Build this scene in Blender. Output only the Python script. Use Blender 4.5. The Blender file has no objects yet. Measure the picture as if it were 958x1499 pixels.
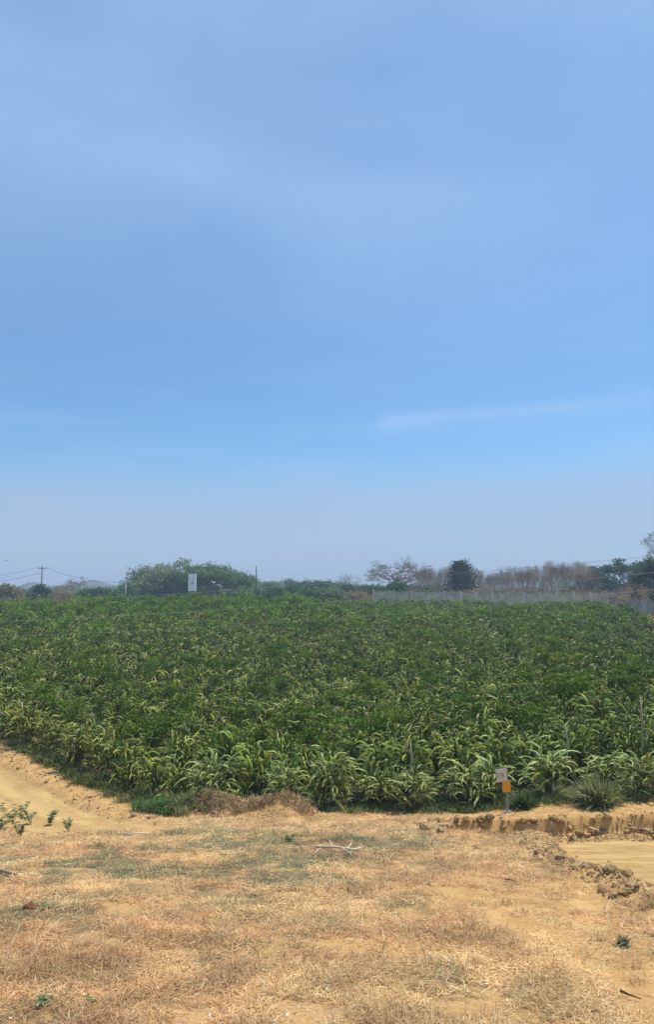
import bpy, math, random
import numpy as np
from mathutils import Vector, Matrix, Euler

scn = bpy.context.scene
C = scn.collection
rad = math.radians
rs = random.Random(11)
R = np.random.default_rng(5)

# ------------------------------------------------------------------ camera
CAMZ, F, PITCH = 6.5, 1100.0, rad(5.99)
cam = bpy.data.cameras.new('camera'); cam_o = bpy.data.objects.new('camera', cam); C.objects.link(cam_o)
cam.sensor_fit = 'VERTICAL'; cam.sensor_height = 36.0; cam.lens = 36.0 * F / 1499.0
cam.clip_start = 0.1; cam.clip_end = 5000
cam_o.location = (0, 0, CAMZ); cam_o.rotation_euler = (math.pi / 2 + PITCH, 0, 0)
scn.camera = cam_o

# ------------------------------------------------------------------ light
SUN_EL, SUN_AZ = rad(64), rad(58)          # azimuth clockwise from +Y (the view direction)
world = bpy.data.worlds.new('World'); scn.world = world; world.use_nodes = True
nt = world.node_tree; N = nt.nodes; L = nt.links
bg = N['Background']; bg.inputs['Strength'].default_value = 0.128
sky = N.new('ShaderNodeTexSky'); sky.sky_type = 'NISHITA'; sky.sun_disc = False
sky.sun_elevation = SUN_EL; sky.sun_rotation = SUN_AZ
sky.air_density = 1.0; sky.dust_density = 0.8; sky.ozone_density = 1.2; sky.altitude = 100
tc = N.new('ShaderNodeTexCoord')
def wnode(t, **k):
    n = N.new(t)
    for a, v in k.items():
        n.inputs[a].default_value = v
    return n
def wmath(op, a, b=None, clamp=False):
    n = N.new('ShaderNodeMath'); n.operation = op; n.use_clamp = clamp
    for i, v in enumerate((a, b)):
        if v is None: continue
        if isinstance(v, (int, float)): n.inputs[i].default_value = v
        else: L.new(v, n.inputs[i])
    return n.outputs[0]
# thin high cirrus: soft, broad, stretched level with the horizon
mp = N.new('ShaderNodeMapping'); mp.inputs['Scale'].default_value = (1.3, 1.3, 3.0); mp.inputs['Location'].default_value = (0.3, 0.1, 0.42)
L.new(tc.outputs['Generated'], mp.inputs['Vector'])
n1 = wnode('ShaderNodeTexNoise', Scale=1.5, Detail=6.0, Roughness=0.5, Distortion=0.35); L.new(mp.outputs[0], n1.inputs['Vector'])
veil = wmath('MULTIPLY', wmath('SUBTRACT', n1.outputs['Fac'], 0.36), 1.7, True)
high = N.new('ShaderNodeMapRange'); high.interpolation_type = 'SMOOTHSTEP'
mp2 = N.new('ShaderNodeMapping'); mp2.inputs['Scale'].default_value = (2.0, 2.0, 22.0); mp2.inputs['Rotation'].default_value = (0, rad(3), 0)
L.new(tc.outputs['Generated'], mp2.inputs['Vector'])
n2 = wnode('ShaderNodeTexNoise', Scale=1.5, Detail=7.0, Roughness=0.55, Distortion=0.2); L.new(mp2.outputs[0], n2.inputs['Vector'])
sep = N.new('ShaderNodeSeparateXYZ'); L.new(tc.outputs['Generated'], sep.inputs[0])
L.new(sep.outputs['Z'], high.inputs[0]); high.inputs[1].default_value = 0.22; high.inputs[2].default_value = 0.5; high.inputs[3].default_value = 0.15; high.inputs[4].default_value = 1.0
low = N.new('ShaderNodeMapRange'); L.new(sep.outputs['Z'], low.inputs[0])
low.inputs[1].default_value = 0.36; low.inputs[2].default_value = 0.1; low.inputs[3].default_value = 0; low.inputs[4].default_value = 1
streak = wmath('MULTIPLY', wmath('MULTIPLY', wmath('SUBTRACT', n2.outputs['Fac'], 0.5), 2.2, True), low.outputs[0])
cov = wmath('ADD', wmath('MULTIPLY', wmath('ADD', wmath('MULTIPLY', veil, 0.75), 0.45), wmath('MULTIPLY', high.outputs[0], 0.72)), wmath('MULTIPLY', streak, 0.62), True)
# one bright cirrus wisp low in the sky
zz_ = wmath('ADD', sep.outputs['Z'], wmath('MULTIPLY', wmath('SUBTRACT', n1.outputs['Fac'], 0.5), 0.03))
wz = N.new('ShaderNodeMapRange'); wz.interpolation_type = 'SMOOTHSTEP'; L.new(wmath('ABSOLUTE', wmath('SUBTRACT', zz_, 0.2255)), wz.inputs[0])
wz.inputs[1].default_value = 0.022; wz.inputs[2].default_value = 0.0; wz.inputs[3].default_value = 0.0; wz.inputs[4].default_value = 1.0
wx = N.new('ShaderNodeFloatCurve'); L.new(sep.outputs['X'], wx.inputs['Value']); cv = wx.mapping.curves[0]
cv.points[0].location = (0.0, 0.0); cv.points[1].location = (1.0, 0.0)
for q_ in ((0.05, 0.0), (0.09, 0.42), (0.13, 0.3), (0.18, 0.10), (0.3, 0.2), (0.5, 0.05)): cv.points.new(q_[0], min(1, q_[1] * 6))
wx.mapping.update()
cov = wmath('ADD', cov, wmath('MULTIPLY', wmath('MULTIPLY', wz.outputs[0], wx.outputs[0]), wmath('MULTIPLY', n2.outputs['Fac'], n1.outputs['Fac'])), True)
mix = N.new('ShaderNodeMix'); mix.data_type = 'RGBA'
tint = N.new('ShaderNodeMix'); tint.data_type = 'RGBA'; tint.blend_type = 'MULTIPLY'; tint.inputs[0].default_value = 1.0
tint.inputs[7].default_value = (0.60, 0.91, 1.12, 1)
L.new(sky.outputs[0], tint.inputs[6])
L.new(cov, mix.inputs[0]); L.new(tint.outputs[2], mix.inputs[6]); mix.inputs[7].default_value = (3.45, 5.15, 7.7, 1)
band = N.new('ShaderNodeMapRange'); band.interpolation_type = 'SMOOTHSTEP'
L.new(wmath('ADD', sep.outputs['Z'], wmath('MULTIPLY', wmath('SUBTRACT', n1.outputs['Fac'], 0.5), 0.06)), band.inputs[0])
band.inputs[1].default_value = 0.19; band.inputs[2].default_value = 0.10; band.inputs[3].default_value = 0.0; band.inputs[4].default_value = 1.0
mixb = N.new('ShaderNodeMix'); mixb.data_type = 'RGBA'
L.new(wmath('MULTIPLY', band.outputs[0], wmath('ADD', wmath('MULTIPLY', n2.outputs['Fac'], 0.6), 0.42), True), mixb.inputs[0]); L.new(mix.outputs[2], mixb.inputs[6]); mixb.inputs[7].default_value = (3.3, 4.15, 5.8, 1)
L.new(mixb.outputs[2], bg.inputs['Color'])

sun = bpy.data.lights.new('sun', 'SUN'); sun.energy = 4.8; sun.angle = rad(0.6); sun.color = (1.0, 0.94, 0.84)
sun_o = bpy.data.objects.new('sun', sun); C.objects.link(sun_o)
sd = Vector((math.sin(SUN_AZ) * math.cos(SUN_EL), math.cos(SUN_AZ) * math.cos(SUN_EL), math.sin(SUN_EL)))
sun_o.rotation_euler = sd.to_track_quat('Z', 'Y').to_euler(); sun_o.location = (20, 20, 60)

scn.view_settings.view_transform = 'Standard'; scn.view_settings.look = 'None'
scn.view_settings.exposure = 0.0; scn.view_settings.gamma = 1.0
scn.render.engine = 'CYCLES'
scn.cycles.max_bounces = 5; scn.cycles.volume_bounces = 0; scn.cycles.transparent_max_bounces = 8

# ------------------------------------------------------------------ helpers
def S(a, b, x):
    t = np.clip((x - a) / (b - a), 0, 1); return t * t * (3 - 2 * t)
def _h(ix, iy, s):
    n = (ix.astype(np.int64) * 374761393 + iy.astype(np.int64) * 668265263 + s * 1442695041) & 0x7fffffff
    n = ((n ^ (n >> 13)) * 1274126177) & 0x7fffffff
    return ((n ^ (n >> 16)) & 0xffff) / 65535.0
def vn(x, y, s=0):
    x = np.asarray(x, float); y = np.asarray(y, float)
    ix = np.floor(x); iy = np.floor(y); fx = x - ix; fy = y - iy
    fx = fx * fx * (3 - 2 * fx); fy = fy * fy * (3 - 2 * fy)
    a = _h(ix, iy, s); b = _h(ix + 1, iy, s); c = _h(ix, iy + 1, s); d = _h(ix + 1, iy + 1, s)
    return (a * (1 - fx) + b * fx) * (1 - fy) + (c * (1 - fx) + d * fx) * fy
def fbm(x, y, s=0, o=4):
    v = 0; a = 0.5
    for i in range(o):
        v = v + a * vn(x * 2 ** i, y * 2 ** i, s + i * 7); a *= 0.5
    return v / (1 - 0.5 ** o)

def pixdir(px, py):
    u = (px - 479) / F; v = (749.5 - py) / F
    y = math.cos(PITCH) - v * math.sin(PITCH); z = math.sin(PITCH) + v * math.cos(PITCH)
    return u / y, z / y                      # per metre of depth
def at(px, py, Y):
    a, b = pixdir(px, py); return Vector((a * Y, Y, CAMZ + b * Y))

# terrain --------------------------------------------------------------
A0 = np.array((-4.3, 18.5)); DR = np.array((-0.645, 0.764)); NR = np.array((0.764, 0.645))
def road_l(x, y):
    dx = x - A0[0]; dy = y - A0[1]
    t = dx * NR[0] + dy * NR[1]; s = dx * DR[0] + dy * DR[1]
    w = 0.22 * (fbm(x * 0.9, y * 0.9, 3) - 0.5)
    s2 = s + 2.6 * np.clip((-0.3 - t) / 2, 0, 1) * 0.0
    return S(0.12, -0.18, t + w) * S(-3.0, -2.6, t + w) * S(-1.3, -0.5, s2 + 2 * w)
def lverge(x, y):
    dx = x - A0[0]; dy = y - A0[1]
    return dx * NR[0] + dy * NR[1], dx * DR[0] + dy * DR[1]
def road_r(x, y):
    w = 0.5 * (fbm(x * 1.3 + 5, y * 1.3, 9) - 0.5)
    e = 3.75 + 0.2 * S(13, 15, y) - 0.9 * S(15.3, 16.6, y)
    return S(-0.12, 0.22, x - e - w) * S(17.45, 17.1, y + 0.8 * w) * S(0, 8, y)
def cut_r(x, y):
    w = 1.0 * (fbm(x * 1.1 + 3, y * 1.1, 19) - 0.5)
    g = 3.75 - 1.2 * S(15.5, 17, y)
    return S(g - 0.1, g + 0.55, x + w) * S(17.95, 17.75, y + 0.5 * w + 0.55 * (fbm(x * 2.6, y * 2.6, 29) - 0.5))
def H(x, y):
    x = np.asarray(x, float); y = np.asarray(y, float)
    fg = 4.85 - 0.207 * np.clip(y, -6, 60)
    yy = np.clip(y, 0, 125)
    fld = 0.5 + 0.026 * (yy - 21) + 0.6 * S(118.5, 121, y) + 0.5 * S(50, 112, y) * S(30, 0, x) * S(-48, -34, x) + 0.09 * np.clip(x, 0, 10) * S(60, 24, y) + 0.035 * np.clip(x - 20, 0, 40) * S(40, 80, y) * S(119, 100, y)
    k = 0.16
    m = np.maximum(fg, fld); d = np.abs(fg - fld)
    z = m + k * 0.25 * np.clip(1 - d / (k * 4), 0, 1) ** 2 * 2
    near = S(60, 26, y)
    z = z + near * (0.16 * (fbm(x * 0.35, y * 0.35, 1) - 0.5) + 0.07 * (fbm(x * 1.7, y * 1.7, 2, 3) - 0.5) * S(28, 20, y))
    z = z + 0.17 * S(17.5, 18.1, y) * S(2.6, 6, x) * S(24, 19.5, y)
    tt_ = (x - A0[0]) * NR[0] + (y - A0[1]) * NR[1]; ss_ = (x - A0[0]) * DR[0] + (y - A0[1]) * DR[1]; rl_ = road_l(x, y)
    z = z - 0.10 * rl_ + 0.02 - 0.035 * rl_ * (np.exp(-((tt_ + .75) / .16) ** 2) + np.exp(-((tt_ + 2.0) / .16) ** 2)) + 0.03 * rl_ * (fbm(tt_ * 6, ss_ * .8, 15) - .5)
    c = cut_r(x, y); z = z - 0.32 * c
    # rough clod faces of the cut
    z = z + 0.22 * (fbm(x * 2.6, y * 5, 41) - 0.5) * (4 * c * (1 - c)) + 0.10 * (fbm(x * 3, y * 3, 43) - .5) * S(16.9, 17.4, y) * S(19.5, 18, y) * S(2.5, 3.5, x)
    # berm between slope and right road
    z = z + 0.14 * np.exp(-((x - 3.75 - 0.2 * S(13, 15, y)) / 0.28) ** 2) * S(8, 9.5, y) * S(16.6, 15.0, y) * (0.4 + 1.2 * fbm(x * 3, y * 3, 51))
    z = z + 0.42 * np.exp(-((x + 3.1) / 0.85) ** 2 - ((y - 20.3) / 0.55) ** 2) * (0.7 + 0.6 * fbm(x * 3, y * 3, 61))
    z = z + 0.40 * np.exp(-((x + 1.25) / 0.85) ** 2 - ((y - 20.2) / 0.55) ** 2) * (0.7 + 0.6 * fbm(x * 3, y * 3, 61))
    # soil spill left of the road cut
    z = z + 0.16 * np.exp(-((x - 3.0) / 0.9) ** 2 - ((y - 17.9) / 0.3) ** 2) * (0.3 + 1.4 * fbm(x * 4, y * 4, 71))
    # verge bank between the left road and the crop
    t = (x - A0[0]) * NR[0] + (y - A0[1]) * NR[1]
    z = z + 0.07 * S(0.0, 0.5, t) * S(2.6, 1.3, t) * S(-2, -5, x) * near
    return z
def Hs(x, y): return float(H(np.array([x]), np.array([y]))[0])
def gpix(px, py, y0=3.0, y1=130.0):
    a, b = pixdir(px, py)
    Y = np.arange(y0, y1, 0.02); z = CAMZ + b * Y; h = H(a * Y, Y)
    i = np.argmax(z <= h)
    if not (z <= h).any(): i = len(Y) - 1
    return Vector((a * Y[i], Y[i], h[i]))

# object making ---------------------------------------------------------
def link(o, parent=None, mat=None):
    C.objects.link(o)
    if parent is not None: o.parent = parent
    return o
def mesh_np(name, V, T=None, Q=None, mat=None, col=None, smooth=False, attrs=None):
    V = np.asarray(V, np.float32); me = bpy.data.meshes.new(name)
    nT = 0 if T is None else len(T); nQ = 0 if Q is None else len(Q)
    idx = []
    if nT: idx.append(np.asarray(T, np.int32).ravel())
    if nQ: idx.append(np.asarray(Q, np.int32).ravel())
    idx = np.concatenate(idx)
    me.vertices.add(len(V)); me.vertices.foreach_set('co', V.ravel())
    me.loops.add(len(idx)); me.loops.foreach_set('vertex_index', idx)
    me.polygons.add(nT + nQ)
    st = np.concatenate([np.arange(nT) * 3, nT * 3 + np.arange(nQ) * 4]).astype(np.int32)
    me.polygons.foreach_set('loop_start', st)
    me.polygons.foreach_set('use_smooth', np.full(nT + nQ, bool(smooth)))
    me.update(calc_edges=True)
    if col is not None:
        ca = me.color_attributes.new('Col', 'FLOAT_COLOR', 'POINT')
        c4 = np.ones((len(V), 4), np.float32); c4[:, :3] = col
        ca.data.foreach_set('color', c4.ravel())
    if attrs:
        for k, v in attrs.items():
            at_ = me.attributes.new(k, 'FLOAT', 'POINT'); at_.data.foreach_set('value', np.asarray(v, np.float32))
    if mat: me.materials.append(mat)
    return me
def obj(name, me, parent=None, loc=None):
    o = bpy.data.objects.new(name, me); link(o, parent)
    if loc is not None: o.location = loc
    return o
def tag(o, label=None, cat=None, group=None, kind=None):
    if label: o['label'] = label
    if cat: o['category'] = cat
    if group: o['group'] = group
    if kind: o['kind'] = kind
    return o
def thing(name, loc, label, cat, group=None, rz=0):
    o = bpy.data.objects.new(name, None); C.objects.link(o)
    o.location = loc; o.rotation_euler = (0, 0, rz); o.empty_display_size = 0.2
    return tag(o, label, cat, group)

class MB:
    """collects tubes, boxes and sheets of one mesh"""
    def __init__(s): s.v = []; s.q = []; s.t = []; s.c = []
    def quad(s, a, b, c, d, col=(1, 1, 1)):
        n = len(s.v); s.v += [tuple(a), tuple(b), tuple(c), tuple(d)]; s.c += [col] * 4; s.q.append((n, n + 1, n + 2, n + 3))
    def box(s, c, size, col=(1, 1, 1), rz=0, bev=0.0):
        n = len(s.v); cx, cy, cz = c; ca, sa = math.cos(rz), math.sin(rz)
        for dz in (-1, 1):
            for dx, dy in ((-1, -1), (1, -1), (1, 1), (-1, 1)):
                k = 1 - bev if dz > 0 else 1
                x = dx * size[0] / 2 * k; y = dy * size[1] / 2 * k
                s.v.append((cx + x * ca - y * sa, cy + x * sa + y * ca, cz + dz * size[2] / 2)); s.c.append(col)
        for f in ((0, 3, 2, 1), (4, 5, 6, 7), (0, 1, 5, 4), (1, 2, 6, 5), (2, 3, 7, 6), (3, 0, 4, 7)):
            s.q.append(tuple(n + i for i in f))
    def tube(s, pts, rr, k=5, col=(1, 1, 1), cap=True):
        n0 = len(s.v); m = len(pts)
        for i, p in enumerate(pts):
            p = Vector(p); a = Vector(pts[max(i - 1, 0)]); b = Vector(pts[min(i + 1, m - 1)])
            d = (b - a); d = d.normalized() if d.length > 1e-9 else Vector((0, 0, 1))
            u = d.orthogonal().normalized() if i == 0 else (u0 - d * u0.dot(d)).normalized()
            u0 = u; w = d.cross(u)
            for j in range(k):
                t = 2 * math.pi * j / k; q = p + (u * math.cos(t) + w * math.sin(t)) * rr[i]
                s.v.append(tuple(q)); s.c.append(col)
        for i in range(m - 1):
            for j in range(k):
                a = n0 + i * k + j; b = n0 + i * k + (j + 1) % k
                s.q.append((a, b, b + k, a + k))
        if cap:
            for base, sg in ((n0, -1), (n0 + (m - 1) * k, 1)):
                for j in range(1, k - 1):
                    s.t.append((base, base + j, base + j + 1) if sg > 0 else (base, base + j + 1, base + j))
    def mesh(s, name, mat, smooth=False):
        return mesh_np(name, s.v, s.t or None, s.q or None, mat, np.array(s.c), smooth)

# ------------------------------------------------------------------ materials
def newmat(name, rough=0.8, spec=0.3):
    m = bpy.data.materials.new(name); m.use_nodes = True
    b = m.node_tree.nodes['Principled BSDF']; b.inputs['Roughness'].default_value = rough
    b.inputs['Specular IOR Level'].default_value = spec
    return m, m.node_tree, b
def nd(t, ty, **k):
    n = t.nodes.new(ty)
    for a, v in k.items():
        if a in n.inputs: n.inputs[a].default_value = v
    return n
def mixc(t, a, b, fac, mode='MIX'):
    n = t.nodes.new('ShaderNodeMix'); n.data_type = 'RGBA'; n.blend_type = mode
    for i, v in ((0, fac), (6, a), (7, b)):
        if hasattr(v, 'links'): t.links.new(v, n.inputs[i])
        elif isinstance(v, (int, float)): n.inputs[i].default_value = v
        else: n.inputs[i].default_value = (*v, 1)
    return n.outputs[2]
def ramp(t, src, p0, p1):
    n = t.nodes.new('ShaderNodeMapRange'); n.interpolation_type = 'SMOOTHSTEP'; t.links.new(src, n.inputs[0])
    n.inputs[1].default_value = p0; n.inputs[2].default_value = p1; return n.outputs[0]
def noise(t, scale, detail=4, rough=0.55, vec=None, dist=0):
    n = nd(t, 'ShaderNodeTexNoise', Scale=scale, Detail=detail, Roughness=rough, Distortion=dist)
    if vec is not None: t.links.new(vec, n.inputs['Vector'])
    return n.outputs['Fac']
def bump(t, b, h, strength=0.4, dist=0.02):
    n = nd(t, 'ShaderNodeBump', Strength=strength, Distance=dist)
    t.links.new(h, n.inputs['Height']); t.links.new(n.outputs[0], b.inputs['Normal'])

def col_mat(name, rough=0.8, spec=0.2, nscale=None, amt=0.25, trans=0.0, rnd=0.0, bmp=0):
    """vertex colour x slow noise (x per-object random); optional leaf translucency"""
    m, t, b = newmat(name, rough, spec)
    a = t.nodes.new('ShaderNodeAttribute'); a.attribute_name = 'Col'; c = a.outputs['Color']
    if nscale:
        g = t.nodes.new('ShaderNodeNewGeometry')
        f = noise(t, nscale, 3, 0.6, g.outputs['Position'])
        lo = 1 - amt * 1.6; hi = 1 + amt * 1.6
        r = t.nodes.new('ShaderNodeMapRange'); t.links.new(f, r.inputs[0]); r.inputs[1].default_value = .25; r.inputs[2].default_value = .75
        r.inputs[3].default_value = lo; r.inputs[4].default_value = hi
        cc = t.nodes.new('ShaderNodeCombineColor')
        for i in range(3): t.links.new(r.outputs[0], cc.inputs[i])
        c = mixc(t, c, cc.outputs[0], 1.0, 'MULTIPLY')
        if bmp: bump(t, b, f, bmp, 0.02)
    if rnd:
        oi = t.nodes.new('ShaderNodeObjectInfo')
        hs = t.nodes.new('ShaderNodeHueSaturation')
        r = t.nodes.new('ShaderNodeMapRange'); t.links.new(oi.outputs['Random'], r.inputs[0])
        r.inputs[3].default_value = 1 - rnd; r.inputs[4].default_value = 1 + rnd
        t.links.new(r.outputs[0], hs.inputs['Value']); t.links.new(c, hs.inputs['Color'])
        r2 = t.nodes.new('ShaderNodeMapRange'); 
        m2 = t.nodes.new('ShaderNodeMath'); m2.operation = 'MULTIPLY'; m2.inputs[1].default_value = 7.3; t.links.new(oi.outputs['Random'], m2.inputs[0])
        m3 = t.nodes.new('ShaderNodeMath'); m3.operation = 'FRACT'; t.links.new(m2.outputs[0], m3.inputs[0])
        t.links.new(m3.outputs[0], r2.inputs[0]); r2.inputs[3].default_value = 0.485; r2.inputs[4].default_value = 0.515
        t.links.new(r2.outputs[0], hs.inputs['Hue']); c = hs.outputs[0]
    t.links.new(c, b.inputs['Base Color'])
    if trans:
        tr = t.nodes.new('ShaderNodeBsdfTranslucent'); t.links.new(c, tr.inputs['Color'])
        mx = t.nodes.new('ShaderNodeMixShader'); mx.inputs[0].default_value = trans
        out = t.nodes['Material Output']
        t.links.new(b.outputs[0], mx.inputs[1]); t.links.new(tr.outputs[0], mx.inputs[2]); t.links.new(mx.outputs[0], out.inputs['Surface'])
    return m

# ground: dry grass thatch, bare clay, sandy road, by mask attributes
M_ground, t, b = newmat('dry_ground', 0.95, 0.1)
geo = t.nodes.new('ShaderNodeNewGeometry'); pos = geo.outputs['Position']
def att(t, n):
    a = t.nodes.new('ShaderNodeAttribute'); a.attribute_name = n; return a.outputs['Fac']
nf = noise(t, 30, 6, 0.7, pos); nm = noise(t, 3.0, 5, 0.6, pos); nl = noise(t, 0.6, 4, 0.5, pos, 0.5)
thatch = mixc(t, (0.38, 0.22, 0.09), (0.62, 0.39, 0.17), ramp(t, nf, 0.3, 0.7))
thatch = mixc(t, thatch, (0.42, 0.25, 0.13), ramp(t, nm, 0.45, 0.7))
thatch = mixc(t, thatch, (0.19, 0.165, 0.075), att(t, 'green'))
clay = mixc(t, (0.43, 0.245, 0.09), (0.60, 0.38, 0.155), ramp(t, nm, 0.3, 0.7))
clay = mixc(t, clay, (0.30, 0.17, 0.075), ramp(t, nf, 0.55, 0.8))
c = mixc(t, thatch, clay, att(t, 'bare'))
# road: compacted sand, wheel-polished streaks along the track
mpx = t.nodes.new('ShaderNodeMapping'); t.links.new(pos, mpx.inputs['Vector'])
sand = mixc(t, (0.38, 0.235, 0.09), (0.50, 0.32, 0.125), ramp(t, nm, 0.3, 0.7))
sand = mixc(t, sand, (0.42, 0.26, 0.11), ramp(t, nf, 0.5, 0.85))
sand = mixc(t, sand, (0.58, 0.39, 0.165), att(t, 'rut'))
c = mixc(t, c, sand, att(t, 'road'))
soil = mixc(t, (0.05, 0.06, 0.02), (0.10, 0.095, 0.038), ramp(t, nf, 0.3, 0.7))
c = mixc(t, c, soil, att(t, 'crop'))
t.links.new(c, b.inputs['Base Color'])
hh = t.nodes.new('ShaderNodeMath'); hh.operation = 'ADD'; t.links.new(nf, hh.inputs[0]); t.links.new(nm, hh.inputs[1])
bump(t, b, hh.outputs[0], 0.5, 0.04)

M_straw = col_mat('dry_straw', 0.75, 0.25, 1.3, 0.12, 0.15)
M_stem = col_mat('cactus_stem', 0.45, 0.2, 2.5, 0.16, 0.0, 0.10)
M_leaf = col_mat('leaf', 0.6, 0.2, None, 0, 0.38, 0.14)
M_bark = col_mat('bark', 0.9, 0.1, 6.0, 0.2, 0, 0.10, 0.4)
M_clod = col_mat('clod_soil', 0.95, 0.08, 9.0, 0.30, 0, 0.16, 0.8)
M_conc = col_mat('weathered_concrete', 0.9, 0.15, 1.2, 0.20, 0, 0.06, 0.15)
M_metal = col_mat('painted_metal', 0.5, 0.4, 5.0, 0.08)
M_flat = col_mat('painted_board', 0.6, 0.3, 3.0, 0.05)
M_wood = col_mat('bleached_wood', 0.85, 0.15, 15.0, 0.15)

# ------------------------------------------------------------------ ground sheets
def graded(lo, hi, a, b_, step, g=1.09):
    mid = list(np.arange(a, b_ + 1e-6, step)); out = []; s = step; v = mid[-1]
    while v < hi: s = s * g; v += s; out.append(min(v, hi))
    pre = []; s = step; v = mid[0]
    while v > lo: s = s * g; v -= s; pre.append(max(v, lo))
    return np.array(pre[::-1] + mid + out)
xs = graded(-950, 950, -12.5, 10.5, 0.06); ys = graded(-95, 1050, 3.0, 27.0, 0.06)
X, Y = np.meshgrid(xs, ys); XF, YF = X.ravel(), Y.ravel()
Z = H(XF, YF)
RL = road_l(XF, YF); RR = road_r(XF, YF); RD = np.maximum(RL, RR)
CUT = cut_r(XF, YF)
TL, SL = lverge(XF, YF)
def patch(x, y, cx, cy, rx, ry): return np.exp(-((x - cx) / rx) ** 2 - ((y - cy) / ry) ** 2)
def greenness(x, y):
    n = fbm(x * 1.1, y * 0.8, 77); n2 = fbm(x * 5, y * 4, 78)
    g = 1.1 * patch(x, y, -0.15, 11.4, 1.3, 1.1) + 0.8 * patch(x, y, 0.5, 14.3, 1.4, 0.8) + 0.8 * patch(x, y, -2.6, 10.6, 1.3, 0.8)
    g = g + 0.5 * patch(x, y, -3.0, 13.0, 3.5, 3.5) + 0.75 * patch(x, y, -4.3, 10.5, 1.8, 2.2) + 0.55 * patch(x, y, -4.0, 15.2, 2.2, 1.4) + 0.4 * patch(x, y, -3.1, 8.0, 0.8, 0.5) + 0.3 * patch(x, y, 2.0, 15.5, 1.0, 1.2)
    return np.clip(g * S(0.3, 0.6, n) * 1.9 * S(0.2, 0.6, n2) + 0.35 * S(0.58, 0.75, n), 0, 1)
def bareness(x, y):
    n = fbm(x * 0.9 + 9, y * 0.9, 33)
    base = 0.6 * patch(x, y, 2.2, 8.2, 1.6, 1.6) + 0.75 * patch(x, y, 4.2, 6.0, 2.3, 2.5) + 0.5 * patch(x, y, 3.4, 9.5, 1.8, 3.0) + 0.4 * patch(x, y, 0.5, 6.8, 1.0, .5)
    b_ = np.clip(base * S(0.3, 0.55, n) * 1.4 + 0.35 * S(0.6, 0.75, n), 0, 1)
    b_ = np.maximum(b_, S(17.2, 17.7, y) * S(2.4, 3.6, x))
    b_ = np.maximum(b_, cut_r(x, y))
    t_ = (x - A0[0]) * NR[0] + (y - A0[1]) * NR[1]
    b_ = np.maximum(b_, S(-3.0, -2.4, t_) * S(1.7, 0.8, t_ + 0.8 * (n - .5)) * S(-2.6, -4, x) * S(15.5, 17.5, y))
    return b_
BARE = bareness(XF, YF)
FRONT = 20.9 - 0.14 * np.clip(XF - 2, 0, 10)
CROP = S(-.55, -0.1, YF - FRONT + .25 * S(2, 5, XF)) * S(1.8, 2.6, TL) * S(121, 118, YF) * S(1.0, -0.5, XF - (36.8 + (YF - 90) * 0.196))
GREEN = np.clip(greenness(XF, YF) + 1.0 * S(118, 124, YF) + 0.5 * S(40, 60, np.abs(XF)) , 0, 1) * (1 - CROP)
rutn = fbm(TL * 3.2, SL * 0.35, 91); rutr = fbm(XF * 0.6, YF * 4, 92)
RUT = np.where(XF < 0, np.clip(S(0.48, 0.62, rutn) + .8 * np.exp(-((TL + .75) / .25) ** 2) + .8 * np.exp(-((TL + 2.0) / .25) ** 2), 0, 1) * (.4 + .6 * fbm(XF * 2, YF * 2, 93)), 0.8 * S(0.5, 0.7, rutr))
FAR = S(119, 123, YF)
BARE = np.where(YF > 119, 0.0, BARE)
BARE = np.maximum(BARE, S(0.5, 1.5, XF - (36.8 + (YF - 90) * 0.196)) * S(50, 60, YF) * S(126, 120, YF))
nx, ny = len(xs), len(ys)
I = np.arange(nx * ny).reshape(ny, nx)
Q = np.stack([I[:-1, :-1], I[:-1, 1:], I[1:, 1:], I[1:, :-1]], -1).reshape(-1, 4)
fm = RD[Q].mean(1) > 0.5
V = np.stack([XF, YF, Z], 1)
def sub(name, sel):
    q = Q[sel]; u, inv = np.unique(q, return_inverse=True); q = inv.reshape(q.shape)
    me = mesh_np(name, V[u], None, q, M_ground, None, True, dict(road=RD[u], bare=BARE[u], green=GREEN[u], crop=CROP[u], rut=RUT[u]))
    return obj(name, me)
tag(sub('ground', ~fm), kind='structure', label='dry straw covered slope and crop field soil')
cx = XF[Q].mean(1)
tag(sub('dirt_road', fm & (cx < 0)), kind='structure', label='sandy dirt road running beside the crop on the left')
tag(sub('dirt_road', fm & (cx >= 0)), kind='structure', label='yellow graded dirt road cut below the soil bank on the right')

# hills far behind
def hill(Y0, pts, depth, name_label, n=7):
    px = np.array([p[0] for p in pts], float); py = np.array([p[1] for p in pts], float)
    xs_ = []; zs = []
    xx = np.linspace(px[0], px[-1], 90); pp = np.interp(xx, px, py)
    rows = []
    for j in range(n):
        f = j / (n - 1); pr = []
        for k in range(90):
            a, b_ = pixdir(xx[k], pp[k]); top = CAMZ + b_ * Y0 + 1.5 * (vn(k * 0.35, j * 1.0, 5) - 0.5)
            zz = 2.0 + (max(top, 3) - 2.0) * math.sin(math.pi * (0.0 + f))
            pr.append((a * (Y0 + (f - .5) * depth), Y0 + (f - .5) * depth, zz))
        rows += pr
    q = [(j * 90 + k, j * 90 + k + 1, (j + 1) * 90 + k + 1, (j + 1) * 90 + k) for j in range(n - 1) for k in range(89)]
    me = mesh_np('hill', rows, None, q, M_hill, np.full((len(rows), 3), (0.10, 0.115, 0.06)), True)
    return tag(obj('hill', me), kind='structure', label=name_label)
M_hill = col_mat('hill_scrub', 0.95, 0.05, 0.02, 0.3)
hill(930, [(-260, 858), (0, 862), (25, 858), (45, 851), (75, 858), (110, 856), (135, 848), (165, 856), (230, 861), (300, 862)], 120, 'low pale blue hill on the left horizon')
hill(960, [(330, 862), (380, 851), (410, 850), (440, 853), (480, 851), (520, 858), (600, 857), (700, 862)], 120, 'low pale blue hill in the middle of the horizon')

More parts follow.
